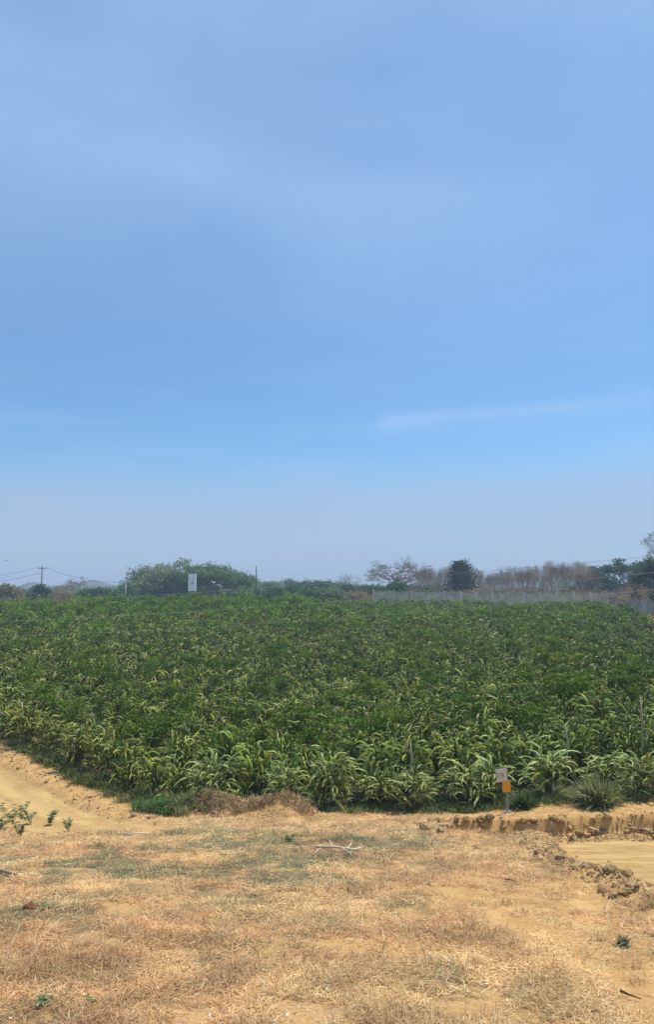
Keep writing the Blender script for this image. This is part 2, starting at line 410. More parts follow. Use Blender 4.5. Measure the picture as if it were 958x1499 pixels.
# ------------------------------------------------------------------ dragon fruit plants
def stem_arr(Ls, el0, el1, w, n, seed, full=True):
    """three-ribbed arching stem growing along +X: returns verts, quads, tris, t"""
    r = random.Random(seed); p = Vector((0, 0, 0)); pts = []; dirs = []
    wob = r.uniform(-1.2, 1.2); pw = r.uniform(.6, 1.7); yaw = 0
    for i in range(n + 1):
        f = i / n; e = el0 + (el1 - el0) * (f ** pw) + r.gauss(0, .11)
        d = Vector((math.cos(e) * math.cos(yaw), math.cos(e) * math.sin(yaw), math.sin(e)))
        pts.append(p.copy()); dirs.append(d); p = p + d * (Ls / n); yaw += wob / n + r.gauss(0, .17)
    Vv = []; tt = []
    for i, (p, d) in enumerate(zip(pts, dirs)):
        f = i / n; side = d.cross(Vector((0, 0, 1))); side = side.normalized() if side.length > .05 else Vector((0, 1, 0)); up = side.cross(d)
        ww = w * (0.75 + 0.35 * math.sin(math.pi * min(f * 1.1, 1))) * (0.35 if i == n else 1) * (1 + 0.13 * (i % 2))
        for k, (a, b_) in enumerate(((-1, -0.42), (0, 0.72), (1, -0.42))):
            Vv.append(p + side * a * ww * 0.62 + up * b_ * ww * 0.62); tt.append(f)
    q = []; tr = []
    for i in range(n):
        for k in ((0, 1, 2) if full else (0, 1)):
            a = i * 3 + k; b_ = i * 3 + (k + 1) % 3; q.append((a, b_, b_ + 3, a + 3))
    if full: tr = [(n * 3, n * 3 + 1, n * 3 + 2)]
    return np.array([tuple(v) for v in Vv]), np.array(q), np.array(tr).reshape(-1, 3), np.array(tt)
def stem_col(tt, base):
    # older stem dark green, young tips yellower; base shadow and tip highlight painted in
    t_ = tt[:, None]; o = np.array((0.066, 0.112, 0.005)); y = np.array((0.28, 0.325, 0.06))
    return (o * (1 - t_) + y * t_) * base
SHAPES = []   # Ls, el0, el1, w
for i in range(12):
    SHAPES.append((rs.uniform(0.36, 0.78), rad(rs.uniform(5, 85)), rad(rs.uniform(-100, -50)), rs.uniform(0.030, 0.044)))
for i in range(4):
    SHAPES.append((rs.uniform(0.4, 0.65), rad(rs.uniform(50, 85)), rad(rs.uniform(-50, 20)), rs.uniform(0.04, 0.052)))
stem_near = [stem_arr(*s[:3], s[3], 8, i) for i, s in enumerate(SHAPES)]
stem_mid = [stem_arr(*s[:3], s[3] * 1.05, 5, i) for i, s in enumerate(SHAPES)]
stem_far = [stem_arr(*s[:3], s[3] * 1.35, 3, i, False) for i, s in enumerate(SHAPES)]
stem_far2 = [stem_arr(*s[:3], s[3] * 1.9, 2, i, False) for i, s in enumerate(SHAPES)]
stem_meshes = []
for i, (v, q, tr, tt) in enumerate(stem_near):
    for j in range(2):
        stem_meshes.append(mesh_np('stem', v, tr, q, M_stem, stem_col(tt, rs.choice((.55, .75, .95, 1.2, 1.5))) * np.array((rs.uniform(.9, 1.2), 1, rs.uniform(.8, 1.2))), False))
pale_meshes = []
for i, (v, q, tr, tt) in enumerate(stem_near):
    for j in range(2):
        pale_meshes.append(mesh_np('stem', v, tr, q, M_stem, stem_col(tt, rs.uniform(0.9, 1.4)) * 0.55 + np.array((0.22, 0.25, 0.10)) * rs.uniform(.5, 1.0), False))
def placements(rr, n):
    out = []
    for k in range(n):
        az = rr.uniform(0, 2 * math.pi)
        low_ = rr.random() < 0.55; top_ = rr.random() < 0.22
        s = rr.randrange(12, 16) if top_ else rr.randrange(12)
        h = rr.uniform(0.15, 0.75) if low_ else rr.uniform(0.65, 1.08)
        r0 = rr.uniform(0.03, 0.5) * (1.15 - 0.4 * h); sc = rr.uniform(0.65, 1.2)
        tilt = rr.uniform(-0.5, 0.3)
        out.append((az, s, h, r0, sc, tilt, rr.uniform(-0.9, 0.9)))
    return out
def pl_matrix(p):
    az, s, h, r0, sc, tilt, roll = p
    return Matrix.Translation((r0 * math.cos(az), r0 * math.sin(az), h)) @ Euler((roll * .6, tilt, az + roll), 'XYZ').to_matrix().to_4x4() @ Matrix.Scale(sc, 4)
def joined(src, pl, rr, dark=1.0):
    Vs, Qs, Ts, Cs = [], [], [], []; n = 0
    for p in pl:
        v, q, tr, tt = src[p[1]]; m = np.array(pl_matrix(p)); vv = v @ m[:3, :3].T + m[:3, 3]
        vv[:, 2] = np.maximum(vv[:, 2], 0.03)
        Vs.append(vv); Qs.append(q + n)
        if len(tr): Ts.append(tr + n)
        Cs.append(stem_col(tt, dark * rr.choice((.5, .7, .9, 1.15, 1.5))) * np.array((rr.uniform(.85, 1.25), 1, rr.uniform(.8, 1.2)))); n += len(v)
    return np.concatenate(Vs), np.concatenate(Qs), (np.concatenate(Ts) if Ts else None), np.concatenate(Cs)
# support post: a rough live-wood stake wrapped in the woody base of the cactus
def post_mesh(seed):
    r = random.Random(seed); m = MB()
    m.tube([(0, 0, -0.15), (r.uniform(-.02, .02), 0, 0.5), (r.uniform(-.04, .04), r.uniform(-.04, .04), 0.8)], (0.07, 0.06, 0.04), 7, (0.11, 0.10, 0.055))
    for k in range(4):
        a = r.uniform(0, 6.28)
        m.tube([(0.09 * math.cos(a + i * .25), 0.09 * math.sin(a + i * .25), -0.05 + 0.25 * i) for i in range(5)], [0.028] * 5, 4, (0.12, 0.13, 0.06))
    return m.mesh('post', M_bark, True)
posts = [post_mesh(i) for i in range(4)]
mid_var = []
for i in range(12):
    rr = random.Random(100 + i); v, q, tr, cc = joined(stem_mid, placements(rr, 118), rr)
    mid_var.append(mesh_np('stems', v, tr, q, M_stem, cc, False))
far_var = []
for i in range(10):
    rr = random.Random(200 + i); far_var.append(joined(stem_far, placements(rr, 32), rr))
far2_var = []
for i in range(8):
    rr = random.Random(300 + i); far2_var.append(joined(stem_far2, placements(rr, 24), rr))

# plant positions in rows
spots = []
y = 20.8; row = 0
while y < 117.5:
    half = 0.4355 * y + 3.0; x = -half + rs.uniform(0, 1.5)
    while x < half:
        px_ = x + rs.uniform(-0.27, 0.27); py_ = y + rs.uniform(-0.27, 0.27)
        if row == 0 and px_ > 2: py_ -= 0.14 * min(px_ - 2, 8) * 1.0; px_ += 0
        tl = (px_ - A0[0]) * NR[0] + (py_ - A0[1]) * NR[1]
        ok = tl > 1.75 - .045 * max(py_ - 20, 0) and px_ < 36.2 + (py_ - 90) * 0.196
        if row == 0 and px_ < 2 : py_ += 0.2
        if py_ > 113 and px_ < -38: ok = False
        if py_ > 30 and rs.random() < 0.03: ok = False
        if ok: spots.append((px_, py_))
        x += 1.16 + rs.uniform(-0.15, 0.15)
    y += 1.12 if row else .8; row += 1
# extra plants lining the front edge at the right and the left verge
t_ = 0.0
edge = []
for k in range(30):
    s_ = 1.0 + k * 1.1; p = A0 + DR * s_ + NR * (1.9 - .05 * s_ + rs.uniform(-0.1, 0.25))
    if p[1] > 20.6: edge.append((float(p[0]), float(p[1])))
spots = [q for q in spots if all((q[0] - e[0]) ** 2 + (q[1] - e[1]) ** 2 > .7 for e in edge)] + edge
spots.sort(key=lambda p: math.hypot(p[0], p[1]))
print('plants', len(spots))
SIGN = gpix(744, 1188)
def proj(p):
    d = Vector(p) - Vector((0, 0, CAMZ)); f_ = d.y * math.cos(PITCH) + d.z * math.sin(PITCH); u_ = -d.y * math.sin(PITCH) + d.z * math.cos(PITCH)
    return 479 + F * d.x / f_, 749.5 - F * u_ / f_
inview = [p for p in spots if -60 < proj((p[0], p[1], Hs(*p) + 1))[0] < 1020]
nearset = inview[:300]; nearids = set(nearset)
def is_front(p):
    tl = (p[0] - A0[0]) * NR[0] + (p[1] - A0[1]) * NR[1]
    return p[1] < 21.25 - 0.14 * max(p[0] - 2, 0) * 0.9 and tl > 2.4
fr = sorted([p for p in nearset if is_front(p)], key=lambda p: p[0])
vg = sorted([p for p in nearset if ((p[0] - A0[0]) * NR[0] + (p[1] - A0[1]) * NR[1]) < 2.2], key=lambda p: p[1])
ORD = ['first', 'second', 'third', 'fourth', 'fifth', 'sixth', 'seventh', 'eighth', 'ninth', 'tenth', 'eleventh', 'twelfth', 'thirteenth', 'fourteenth', 'fifteenth', 'sixteenth', 'seventeenth', 'eighteenth', 'nineteenth', 'twentieth'] + ['%s-%s' % (a, b) for a in ('twenty', 'thirty') for b in ('first', 'second', 'third', 'fourth', 'fifth', 'sixth', 'seventh', 'eighth', 'ninth')]
lab = {}
lf = [p for p in fr if p[0] <= SIGN.x]; rt = [p for p in fr if p[0] > SIGN.x]
for i, p in enumerate(reversed(lf)):
    lab[p] = 'front row dragon fruit plant, %s one to the left of the signpost' % ORD[i]
for i, p in enumerate(rt):
    lab[p] = 'front row dragon fruit plant, %s one to the right of the signpost' % ORD[i]
for i, p in enumerate(vg):
    lab[p] = 'dragon fruit plant by the left dirt road, %s from the field corner' % ORD[i]
frset = set(fr)
def sector(p, names=('at the left edge of the view', 'left of the brown grass mounds', 'above the brown grass mounds', 'above the middle of the front edge', 'left of the signpost', 'above the signpost', 'above the spiky grass clump', 'at the right edge of the view')):
    px_ = proj((p[0], p[1], Hs(*p) + .5))[0]
    return names[int(np.searchsorted((90, 250, 420, 560, 690, 790, 900), px_))]
def depthw(p, a=24.5, b=28):
    return 'close behind the front row' if p[1] < a else ('some rows into the field' if p[1] < b else 'deeper in the field')
for i, p in enumerate(nearset):
    rr = random.Random(1000 + i); z = Hs(*p)
    o = thing('dragon_fruit_plant', (p[0], p[1], z), lab.get(p, 'dragon fruit plant %s, %s' % (depthw(p), sector(p))), 'dragon fruit plant',
              'dragon fruit plants in the field', rr.uniform(0, 6.28))
    sc = rr.uniform(0.78, 1.0); o.scale = (sc, sc, sc * rr.uniform(1.0, 1.25))
    if p in frset: k_ = 0.82 if p[0] > .8 else 1.0; o.scale = (sc * 1.1, sc * 1.1, sc * k_ * 1.05)
    obj('post', posts[i % 4], o)
    if i < 48:
        for q in placements(rr, 128):
            s = obj('stem', (pale_meshes if (p in frset and rr.random() < .75) else stem_meshes)[q[1] * 2 + rr.randrange(2)], o); s.matrix_local = pl_matrix(q)
    else:
        tag(obj('stems', mid_var[rr.randrange(12)], o), kind='stuff')
Vs, Qs, Cs = [], [], []; n = 0
for i, p in enumerate(spots):
    if p in nearids: continue
    rr = random.Random(5000 + i)
    v, q, _, cc = (far_var if p[1] < 75 else far2_var)[rr.randrange(8)]
    a = rr.uniform(0, 6.28); ca, sa = math.cos(a), math.sin(a); s = rr.uniform(0.82, 1.05)
    w = np.stack([v[:, 0] * ca - v[:, 1] * sa, v[:, 0] * sa + v[:, 1] * ca, v[:, 2] * rr.uniform(1.0, 1.25)], 1) * s + np.array((p[0], p[1], Hs(*p)))
    Vs.append(w); Qs.append(q + n); Cs.append(cc * rr.uniform(0.8, 1.25) * (0.7 + 0.6 * float(fbm(p[0] * .15, p[1] * .15, 88)))); n += len(v)
me = mesh_np('dragon_fruit_crop', np.concatenate(Vs), None, np.concatenate(Qs), M_stem, np.concatenate(Cs), False)
tag(obj('dragon_fruit_crop', me), 'mass of dragon fruit plants filling the far part of the field', 'crop', kind='stuff')
print('far quads', sum(len(q) for q in Qs))

# dark leafy support trees standing among the cactus ------------------------
def leaf_cloud(cent, rad_, n, size, seed, base=(0.035, 0.085, 0.025), var=0.35, flat=0.6):
    r = np.random.default_rng(seed)
    cent = np.asarray(cent, float); k = len(cent)
    idx = r.integers(0, k, n); c_ = cent[idx] + r.normal(0, 1, (n, 3)) * rad_ * np.array((1, 1, flat))
    u = r.normal(0, 1, (n, 3)); u /= np.linalg.norm(u, axis=1)[:, None]
    w = r.normal(0, 1, (n, 3)); w -= (w * u).sum(1)[:, None] * u; w /= np.linalg.norm(w, axis=1)[:, None]
    sz = size * r.uniform(0.6, 1.3, n)[:, None]
    a = c_ - u * sz; b_ = c_ + w * sz * 0.45; d_ = c_ + u * sz; e = c_ - w * sz * 0.45
    V_ = np.stack([a, b_, d_, e], 1).reshape(-1, 3); Q_ = np.arange(4 * n).reshape(-1, 4)
    cl = 1 + var * (r.random(k)[idx] - 0.5) * 1.4 + var * (r.random(n) - 0.5)
    hue = r.uniform(-1, 1, n) * 0.12
    col = np.array(base)[None] * 1.35 * cl[:, None] * np.stack([1 + hue, np.ones(n), 1 - hue], 1)
    return V_, Q_, np.repeat(col, 4, 0)
sap_var = []; sap_far = []
for i in range(8):
    r = random.Random(40 + i); m = MB(); h = r.uniform(1.5, 1.95)
    m.tube([(0, 0, -.1), (r.uniform(-.06, .06), r.uniform(-.06, .06), h * .5), (r.uniform(-.1, .1), r.uniform(-.1, .1), h)], (.05, .04, .015), 5, (0.20, 0.17, 0.11))
    tips = []
    for k in range(11):
        a = r.uniform(0, 6.28); z0 = h * r.uniform(.55, .95); l = r.uniform(.2, .55)
        e = (l * math.cos(a), l * math.sin(a), z0 + r.uniform(.05, .35))
        m.tube([(0, 0, z0), e], (.015, .006), 3, (0.12, 0.12, 0.05)); tips += [e, tuple(c_ * .6 + (0 if j < 2 else z0 * .4) for j, c_ in enumerate(e))]
    v, q, cc = leaf_cloud(tips, .12, 460, .07, 40 + i, (0.070, 0.120, 0.006) if i % 3 else (0.11, 0.165, 0.010))
    sap_var.append((m.mesh('trunk', M_bark, True), mesh_np('crown', v, None, q, M_leaf, cc)))
    v, q, cc = leaf_cloud(tips, .14, 90, .15, 40 + i, (0.070, 0.120, 0.006) if i % 3 else (0.11, 0.165, 0.010)); sap_far.append((v, q, cc))
cand = [p for p in spots if p[1] > 23.5]
rs.shuffle(cand)
# weighted: denser towards the back of the field
cand = [p for p in cand if rs.random() < (0.24 + 0.12 * float(S(60, 95, p[1]))) * (0.35 + 1.3 * float(fbm(p[0] * .12, p[1] * .12, 8)))]
cand = sorted([(p[0] + .6, p[1] + .6) for p in cand if -20 < proj((p[0], p[1], Hs(*p) + 1))[0] < 980], key=lambda p: p[1]); candfar = cand[290:]; cand = cand[:290]
forced = [(385, 1085), (344, 1110), (505, 930), (710, 950), (632, 1000), (120, 1010), (330, 1105), (845, 1010)]
cand += [(q.x, q.y) for q in (gpix(px_, py_ + 45) for px_, py_ in forced)]
print('saplings', len(cand))
for i, p in enumerate(cand):
    rr = random.Random(9000 + i); v = sap_var[rr.randrange(8)]
    o = thing('support_tree', (p[0], p[1], Hs(*p)), 'leafy young tree %s, %s' % (depthw(p, 27, 32), sector(p)), 'tree', 'young trees among the dragon fruit', rr.uniform(0, 6.28))
    s = rr.uniform(0.72, 1.02); o.scale = (s * rr.uniform(1, 1.3), s * rr.uniform(1, 1.3), s)
    obj('trunk', v[0], o); obj('crown', v[1], o)
Vs, Qs, Cs = [], [], []; n = 0
for i, p in enumerate(candfar):
    rr = random.Random(7000 + i); v, q, cc = sap_far[rr.randrange(8)]; s = rr.uniform(.75, 1.2) * (1 + (.3 if p[0] < -2 else .0) * float(S(70, 110, p[1])))
    Vs.append(v * np.array((s, s, s * .95)) + np.array((p[0], p[1], Hs(*p)))); Qs.append(q + n); Cs.append(cc * rr.uniform(.7, 1.5)); n += len(v)
tag(obj('support_trees', mesh_np('support_trees', np.concatenate(Vs), None, np.concatenate(Qs), M_leaf, np.concatenate(Cs))), 'dark tops of young trees across the far part of the crop', 'trees', kind='stuff')
print('far saplings', len(candfar))
# bare pale stakes showing in the crop
for i, (px_, pb, ptop, lb) in enumerate(((943, 1140, 1018, 'tall bare pale stake standing in the crop near the right edge'), (829, 1150, 1062, 'thin crooked pale stake in the crop behind the spiky grass clump'),
                                (600, 1180, 1085, 'thin bare stake in the crop above the middle of the front row'), (651, 1165, 1095, 'short brown stake in the crop left of the signpost'))):
    g = gpix(px_, min(pb + 12, 1190)); g.y += 0.7; g.x = pixdir(px_, 1100)[0] * g.y; g.z = Hs(g.x, g.y)
    hgt = CAMZ + pixdir(px_, ptop)[1] * g.y - g.z
    o = thing('stake', g, lb, 'stake'); m = MB()
    m.tube([(0, 0, -.2), (rs.uniform(-.05, .05), 0, hgt * .35), (rs.uniform(-.08, .08), 0, hgt * .7), (rs.uniform(-.05, .05), 0, hgt)], (.034, .03, .026, .018), 6, (0.32, 0.30, 0.20))
    obj('pole', m.mesh('pole', M_bark, True), o)
    m = MB(); m.tube([(0, 0, hgt * .6), (.12, .05, hgt * .8)], (.015, .008), 4, (0.34, 0.30, 0.21)); m.tube([(0, 0, hgt * .8), (-.15, -.05, hgt * .97)], (.013, .006), 4, (0.34, 0.30, 0.21))
    obj('twig', m.mesh('twig', M_bark), o)

# ------------------------------------------------------------------ straw, grass and weeds (uncountable)
def blades(P, Lb, W, el, az, cols, name, mat, curl=0.6):
    """three-point tapering blades: two quads' worth as 3 triangles"""
    n = len(P); d = np.stack([np.cos(el) * np.cos(az), np.cos(el) * np.sin(az), np.sin(el)], 1)
    sd_ = np.stack([-np.sin(az), np.cos(az), np.zeros(n)], 1)
    tw = R.uniform(-1, 1, n)[:, None]; sd_ = sd_ + np.array((0, 0, 1.0)) * tw * 0.6
    mid = P + d * (Lb * .5)[:, None]
    el2 = el - curl * R.uniform(0.2, 1.6, n); az2 = az + R.uniform(-.7, .7, n)
    d2 = np.stack([np.cos(el2) * np.cos(az2), np.cos(el2) * np.sin(az2), np.sin(el2)], 1)
    tip = mid + d2 * (Lb * .5)[:, None]
    w = (W * .5)[:, None]
    V_ = np.stack([P - sd_ * w, P + sd_ * w, mid - sd_ * w * .9, mid + sd_ * w * .9, tip], 1).reshape(-1, 3)
    b0 = np.arange(n)[:, None] * 5
    T_ = np.concatenate([b0 + np.array((0, 1, 3)), b0 + np.array((0, 3, 2)), b0 + np.array((2, 3, 4))], 0)
    return mesh_np(name, V_, T_, None, mat, np.repeat(cols, 5, 0))
def straw_cols(n, g):
    pal = np.array(((0.74, 0.53, 0.26), (0.68, 0.45, 0.21), (0.55, 0.33, 0.16), (0.84, 0.67, 0.38), (0.38, 0.21, 0.11), (0.60, 0.43, 0.19)))
    k = R.choice(6, n, p=(.28, .24, .16, .12, .07, .13)); c_ = pal[k] * R.uniform(.8, 1.15, (n, 1))
    grn = np.array(((0.23, 0.235, 0.12), (0.31, 0.29, 0.16), (0.19, 0.175, 0.10)))[R.integers(0, 3, n)] * R.uniform(.8, 1.2, (n, 1))
    return np.where((R.random(n) < g * 0.85)[:, None], grn, c_)
n = 500000
yy = 4.2 * (22.5 / 4.2) ** (R.random(n) ** 1.0); xx = (R.random(n) * 2 - 1) * (0.47 * yy + 0.6)
cl = fbm(xx * 2.3, yy * 2.3, 13); cl2 = fbm(xx * 0.8, yy * 0.8, 14)
tl, sl = lverge(xx, yy)
keep = (road_l(xx, yy) < 0.25) & (cut_r(xx, yy) < 0.3) & (R.random(n) < (1 - 0.85 * bareness(xx, yy)) * S(0.26, 0.58, cl)) & ~((tl > 1.9) & (yy > 20.9))
xx, yy, cl, cl2 = xx[keep], yy[keep], cl[keep], cl2[keep]; n = len(xx); zz = H(xx, yy)
tall = (R.random(n) < 0.02 + 0.12 * S(0.55, 0.75, cl))
el = np.where(tall, R.uniform(.5, 1.3, n), np.abs(R.normal(0.08, .16, n))); az = R.uniform(0, 2 * np.pi, n)
Lb = np.where(tall, R.uniform(.07, .14, n), R.uniform(.04, .16, n)) * (0.9 + 0.02 * yy)
W = R.uniform(.6, 1.3, n) * (0.0022 + 0.00038 * yy)
g_ = greenness(xx, yy)
sc_ = straw_cols(n, g_) * np.array((0.98, 0.955, 0.90))
big = fbm(xx * .7 + 3, yy * .7, 55, 3)[:, None]; fine_ = fbm(xx * 2.6, yy * 2.6, 56, 3)[:, None]
pink = S(.42, .68, big); sc_ = sc_ * (1 - pink * (1 - np.array((.88, .79, .78)))) * (0.78 + .44 * S(.25, .75, fine_))
me = blades(np.stack([xx, yy, zz + R.uniform(.0, .03, n)], 1), Lb, W, el, az, sc_, 'dry_grass', M_straw)
tag(obj('dry_grass', me), 'mat of dry straw coloured grass covering the foreground slope', 'dry grass', kind='stuff')
print('straw', n)
# upright dry tufts
def tufts(cs, per, Lr, rad_, cols_fn, name, label, cat, el=(.7, 1.45), W=.006, curl=.8, mat=M_straw):
    P = np.repeat(np.asarray(cs, float), per, 0); n = len(P)
    P[:, :2] += R.normal(0, 1, (n, 2)) * rad_; P[:, 2] = H(P[:, 0], P[:, 1]) - .01
    dist = P[:, 1]
    me = blades(P, R.uniform(*Lr, n), W * R.uniform(.6, 1.3, n) * (0.5 + dist / 15), R.uniform(*el, n), R.uniform(0, 6.28, n), cols_fn(n), name, mat, curl)
    return tag(obj(name, me), label, cat, kind='stuff')
cs = []
for k in range(260):
    y_ = 4.5 * (20 / 4.5) ** rs.random(); x_ = rs.uniform(-1, 1) * (.46 * y_ + .3)
    if float(road_l(x_, y_)) < .2 and float(cut_r(x_, y_)) < .2 and rs.random() < (1 - .6 * float(bareness(x_, y_))): cs.append((x_, y_, 0))
tufts(cs, 46, (.07, .2), .045, lambda n: straw_cols(n, np.zeros(n)), 'dry_grass_tufts', 'small upright tufts of dry grass scattered over the slope', 'dry grass', W=.0042)
def gcols(pal):
    pal = np.array(pal)
    return lambda n: pal[R.integers(0, len(pal), n)] * R.uniform(.75, 1.25, (n, 1))
BROWN = gcols(((0.56, 0.38, 0.19), (0.42, 0.26, 0.14), (0.66, 0.50, 0.28), (0.30, 0.19, 0.10), (0.24, 0.24, 0.09)))
VERGE = gcols(((0.12, 0.17, 0.04), (0.17, 0.21, 0.06), (0.08, 0.13, 0.03), (0.28, 0.26, 0.10)))
LUSH = gcols(((0.06, 0.15, 0.03), (0.09, 0.20, 0.04), (0.05, 0.11, 0.03)))
cs = [(rs.gauss(-3.3, .55), rs.gauss(20.25, .3), 0) for k in range(60)] + [(rs.gauss(-1.2, .5), rs.gauss(20.3, .25), 0) for k in range(30)] + [(rs.gauss(-2.3, .5), rs.gauss(20.4, .2), 0) for k in range(25)]
tufts(cs, 60, (.15, .42), .10, BROWN, 'brown_grass', 'brown dead grass heaped along the front edge of the crop', 'dry grass', curl=1.2, W=.007)
cs = []
for k in range(150):
    s_ = rs.uniform(0.2, 14); tt_ = rs.gauss(1.5, .28) - .3 * (s_ > 6); p = A0 + DR * s_ + NR * tt_; cs.append((p[0], p[1], 0))
tufts(cs, 70, (.15, .48), .12, VERGE, 'verge_grass', 'dark green grass along the verge between left dirt road and crop', 'grass', W=.008)
cs = [(rs.gauss(-4.1, .35), rs.gauss(20.3, .3), 0) for k in range(26)]
tufts(cs, 80, (.2, .5), .12, LUSH, 'lush_grass', 'bright green grass at the left corner of the crop', 'grass', W=.009)
cs = [(rs.uniform(-.5, 4), 20.55 + rs.uniform(-.1, .4), 0) for k in range(70)] + [(x_, 20.1 - .14 * (x_ - 2) + rs.uniform(-.1, .6), 0) for x_ in (rs.uniform(2.5, 10.5) for k in range(120))]
tufts(cs, 70, (.10, .28), .15, VERGE, 'edge_weeds', 'low dark green weeds under the front row of dragon fruit', 'weeds', W=.008)
# sparse litter of small leaves and chips
n = 3000; yy = 4.3 * (18 / 4.3) ** R.random(n); xx = (R.random(n) * 2 - 1) * (.46 * yy + .4)
pal = np.array(((0.80, 0.74, 0.60), (0.62, 0.52, 0.36), (0.12, 0.08, 0.05), (0.20, 0.12, 0.07), (0.75, 0.66, 0.48)))
v, q, _ = leaf_cloud(np.stack([xx, yy, H(xx, yy) + .035], 1), .001, n, .016, 3)
v = v.reshape(n, 4, 3); ctr = v.mean(1, keepdims=True); v = ctr + (v - ctr) * np.array((1, 1, .35)); 
kk = np.random.default_rng(8).integers(0, 5, n)
me = mesh_np('leaf_litter', v.reshape(-1, 3), None, q, M_straw, np.repeat(pal[kk], 4, 0)); tag(obj('leaf_litter', me), 'pale chips and dark bits of litter strewn over the dry grass', 'litter', kind='stuff')

# ------------------------------------------------------------------ clods and stones
def clod_mesh(seed, col, name='clod', flat=.7):
    import bmesh
    bm = bmesh.new(); r = random.Random(seed)
    for k in range(22):
        d = Vector((r.gauss(0, 1), r.gauss(0, 1), r.gauss(0, 1))).normalized() * r.uniform(.34, .56); bm.verts.new((d.x, d.y, d.z * flat))
    bmesh.ops.convex_hull(bm, input=bm.verts); bmesh.ops.delete(bm, geom=[v for v in bm.verts if not v.link_faces], context='VERTS')
    bmesh.ops.triangulate(bm, faces=bm.faces); bmesh.ops.subdivide_edges(bm, edges=bm.edges, cuts=1)
    bm.verts.index_update()
    for v in bm.verts: v.co *= 1 + r.uniform(-.10, .07)
    bmesh.ops.triangulate(bm, faces=bm.faces); bm.verts.index_update(); bm.normal_update()
    V_ = [tuple(v.co) for v in bm.verts]; T_ = [tuple(x.index for x in f.verts) for f in bm.faces]; bm.free()
    return mesh_np(name, V_, T_, None, M_clod, np.full((len(V_), 3), col))
SOIL = [(0.42, 0.27, 0.12), (0.32, 0.205, 0.10), (0.48, 0.32, 0.15), (0.25, 0.165, 0.085)]
clods = [clod_mesh(i, SOIL[i % 4]) for i in range(10)]
def clod(x, y, s, label, group=None, i=None):
    o = obj('soil_clod', clods[rs.randrange(10) if i is None else i], None, (x, y, Hs(x, y) + s * .2)); o.rotation_euler = (rs.uniform(-.4, .4), rs.uniform(-.4, .4), rs.uniform(0, 6.28))
    o.scale = (s * rs.uniform(.8, 1.35), s * rs.uniform(.8, 1.2), s * rs.uniform(.7, 1.1)); return tag(o, label, 'clod', group)
for k in range(150):
    y_ = rs.uniform(9.0, 15.6); e = 3.75 + .2 * float(S(13, 15, y_))
    clod(e + rs.gauss(.02, .19), y_, rs.choice((.05, .07, .09, .11, .14)) * (1.3 if y_ < 12.5 else .9), 'brown soil clod in the ridge beside the right road, %s part' % ('near' if y_ < 11 else 'middle' if y_ < 13.3 else 'far'), 'soil clods along the road edge')
for k in range(120):
    x_ = rs.uniform(2.3, 8.0); clod(x_, 17.8 + (abs(rs.gauss(0, .09)) if k % 3 else -abs(rs.gauss(.1, .25))), rs.choice((.08, .11, .15, .2)), 'crumbled soil clod on the cut bank, %s' % ('left of the signpost' if x_ < 4.3 else 'between signpost and spiky clump' if x_ < 6.2 else 'below the spiky clump and beyond'), 'soil clods on the cut bank')
for k in range(26):
    s_ = rs.uniform(-.2, 12); p = A0 + DR * s_ + NR * rs.gauss(.25, .16); clod(float(p[0]), float(p[1]), rs.choice((.06, .09, .13)), 'soil lump along the edge of the left dirt road', 'soil lumps by the left road')
for px_, py_, s, lb in ((790, 1256, .2, 'dark angular clod lying alone on the slope before the right road'), (768, 1238, .17, 'dark clod just behind the lone one near the right road'),
                        (622, 1216, .3, 'wide dark soil heap at the foot of the crop near the middle'), (645, 1220, .2, 'dark clod right of the wide soil heap'),
                        (43, 1334, .16, 'reddish brown stone in the grass at lower left'), (382, 1246, .1, 'small dark lump left of the bleached branch'),
                        (897, 1315, .11, 'small dark stone behind the grey weed at right'), (490, 1212, .14, 'brown lump on the bare patch before the crop')):
    g = gpix(px_, py_); o = clod(g.x, g.y, s, lb, None, 3)
    if 'reddish' in lb:
        o.data = clod_mesh(77, (0.20, 0.075, 0.045), 'stone', .8); o.name = 'stone'; o['category'] = 'stone'
    if 'small dark stone' in lb: o.name = 'stone'; o['category'] = 'stone'
# loose crumbs
n = 6000; kx = []; 
for k in range(n):
    r_ = rs.random()
    if r_ < .4: y_ = rs.uniform(8.5, 16); x_ = 3.78 + .2 * float(S(13, 15, y_)) + rs.gauss(.05, .26)
    elif r_ < .75: x_ = rs.uniform(2, 9); y_ = 17.7 + rs.gauss(-.15, .25)
    else:
        s_ = rs.uniform(-.5, 13); p = A0 + DR * s_ + NR * rs.gauss(.3, .2); x_, y_ = p
        if rs.random() < .7: y_ = rs.uniform(10, 14); x_ = 4.1 + rs.gauss(.05, .3)
    kx.append((float(x_), float(y_)))
kx = np.array(kx); kz = H(kx[:, 0], kx[:, 1]); s = R.uniform(.012, .045, n)
oct_ = np.array(((1, 0, 0), (0, 1, 0), (-1, 0, 0), (0, -1, 0), (0, 0, .8), (0, 0, -.8))); of = np.array(((0, 1, 4), (1, 2, 4), (2, 3, 4), (3, 0, 4), (1, 0, 5), (2, 1, 5), (3, 2, 5), (0, 3, 5)))
ov = oct_[None] * s[:, None, None] * R.uniform(.6, 1.4, (n, 6, 1)) + np.stack([kx[:, 0], kx[:, 1], kz], 1)[:, None]
me = mesh_np('soil_crumbs', ov.reshape(-1, 3), (np.arange(n)[:, None, None] * 6 + of[None]).reshape(-1, 3), None, M_clod, np.repeat(np.array(SOIL)[R.integers(0, 4, n)], 6, 0))
tag(obj('soil_crumbs', me), 'loose crumbs of soil along the road edges', 'soil', kind='stuff')

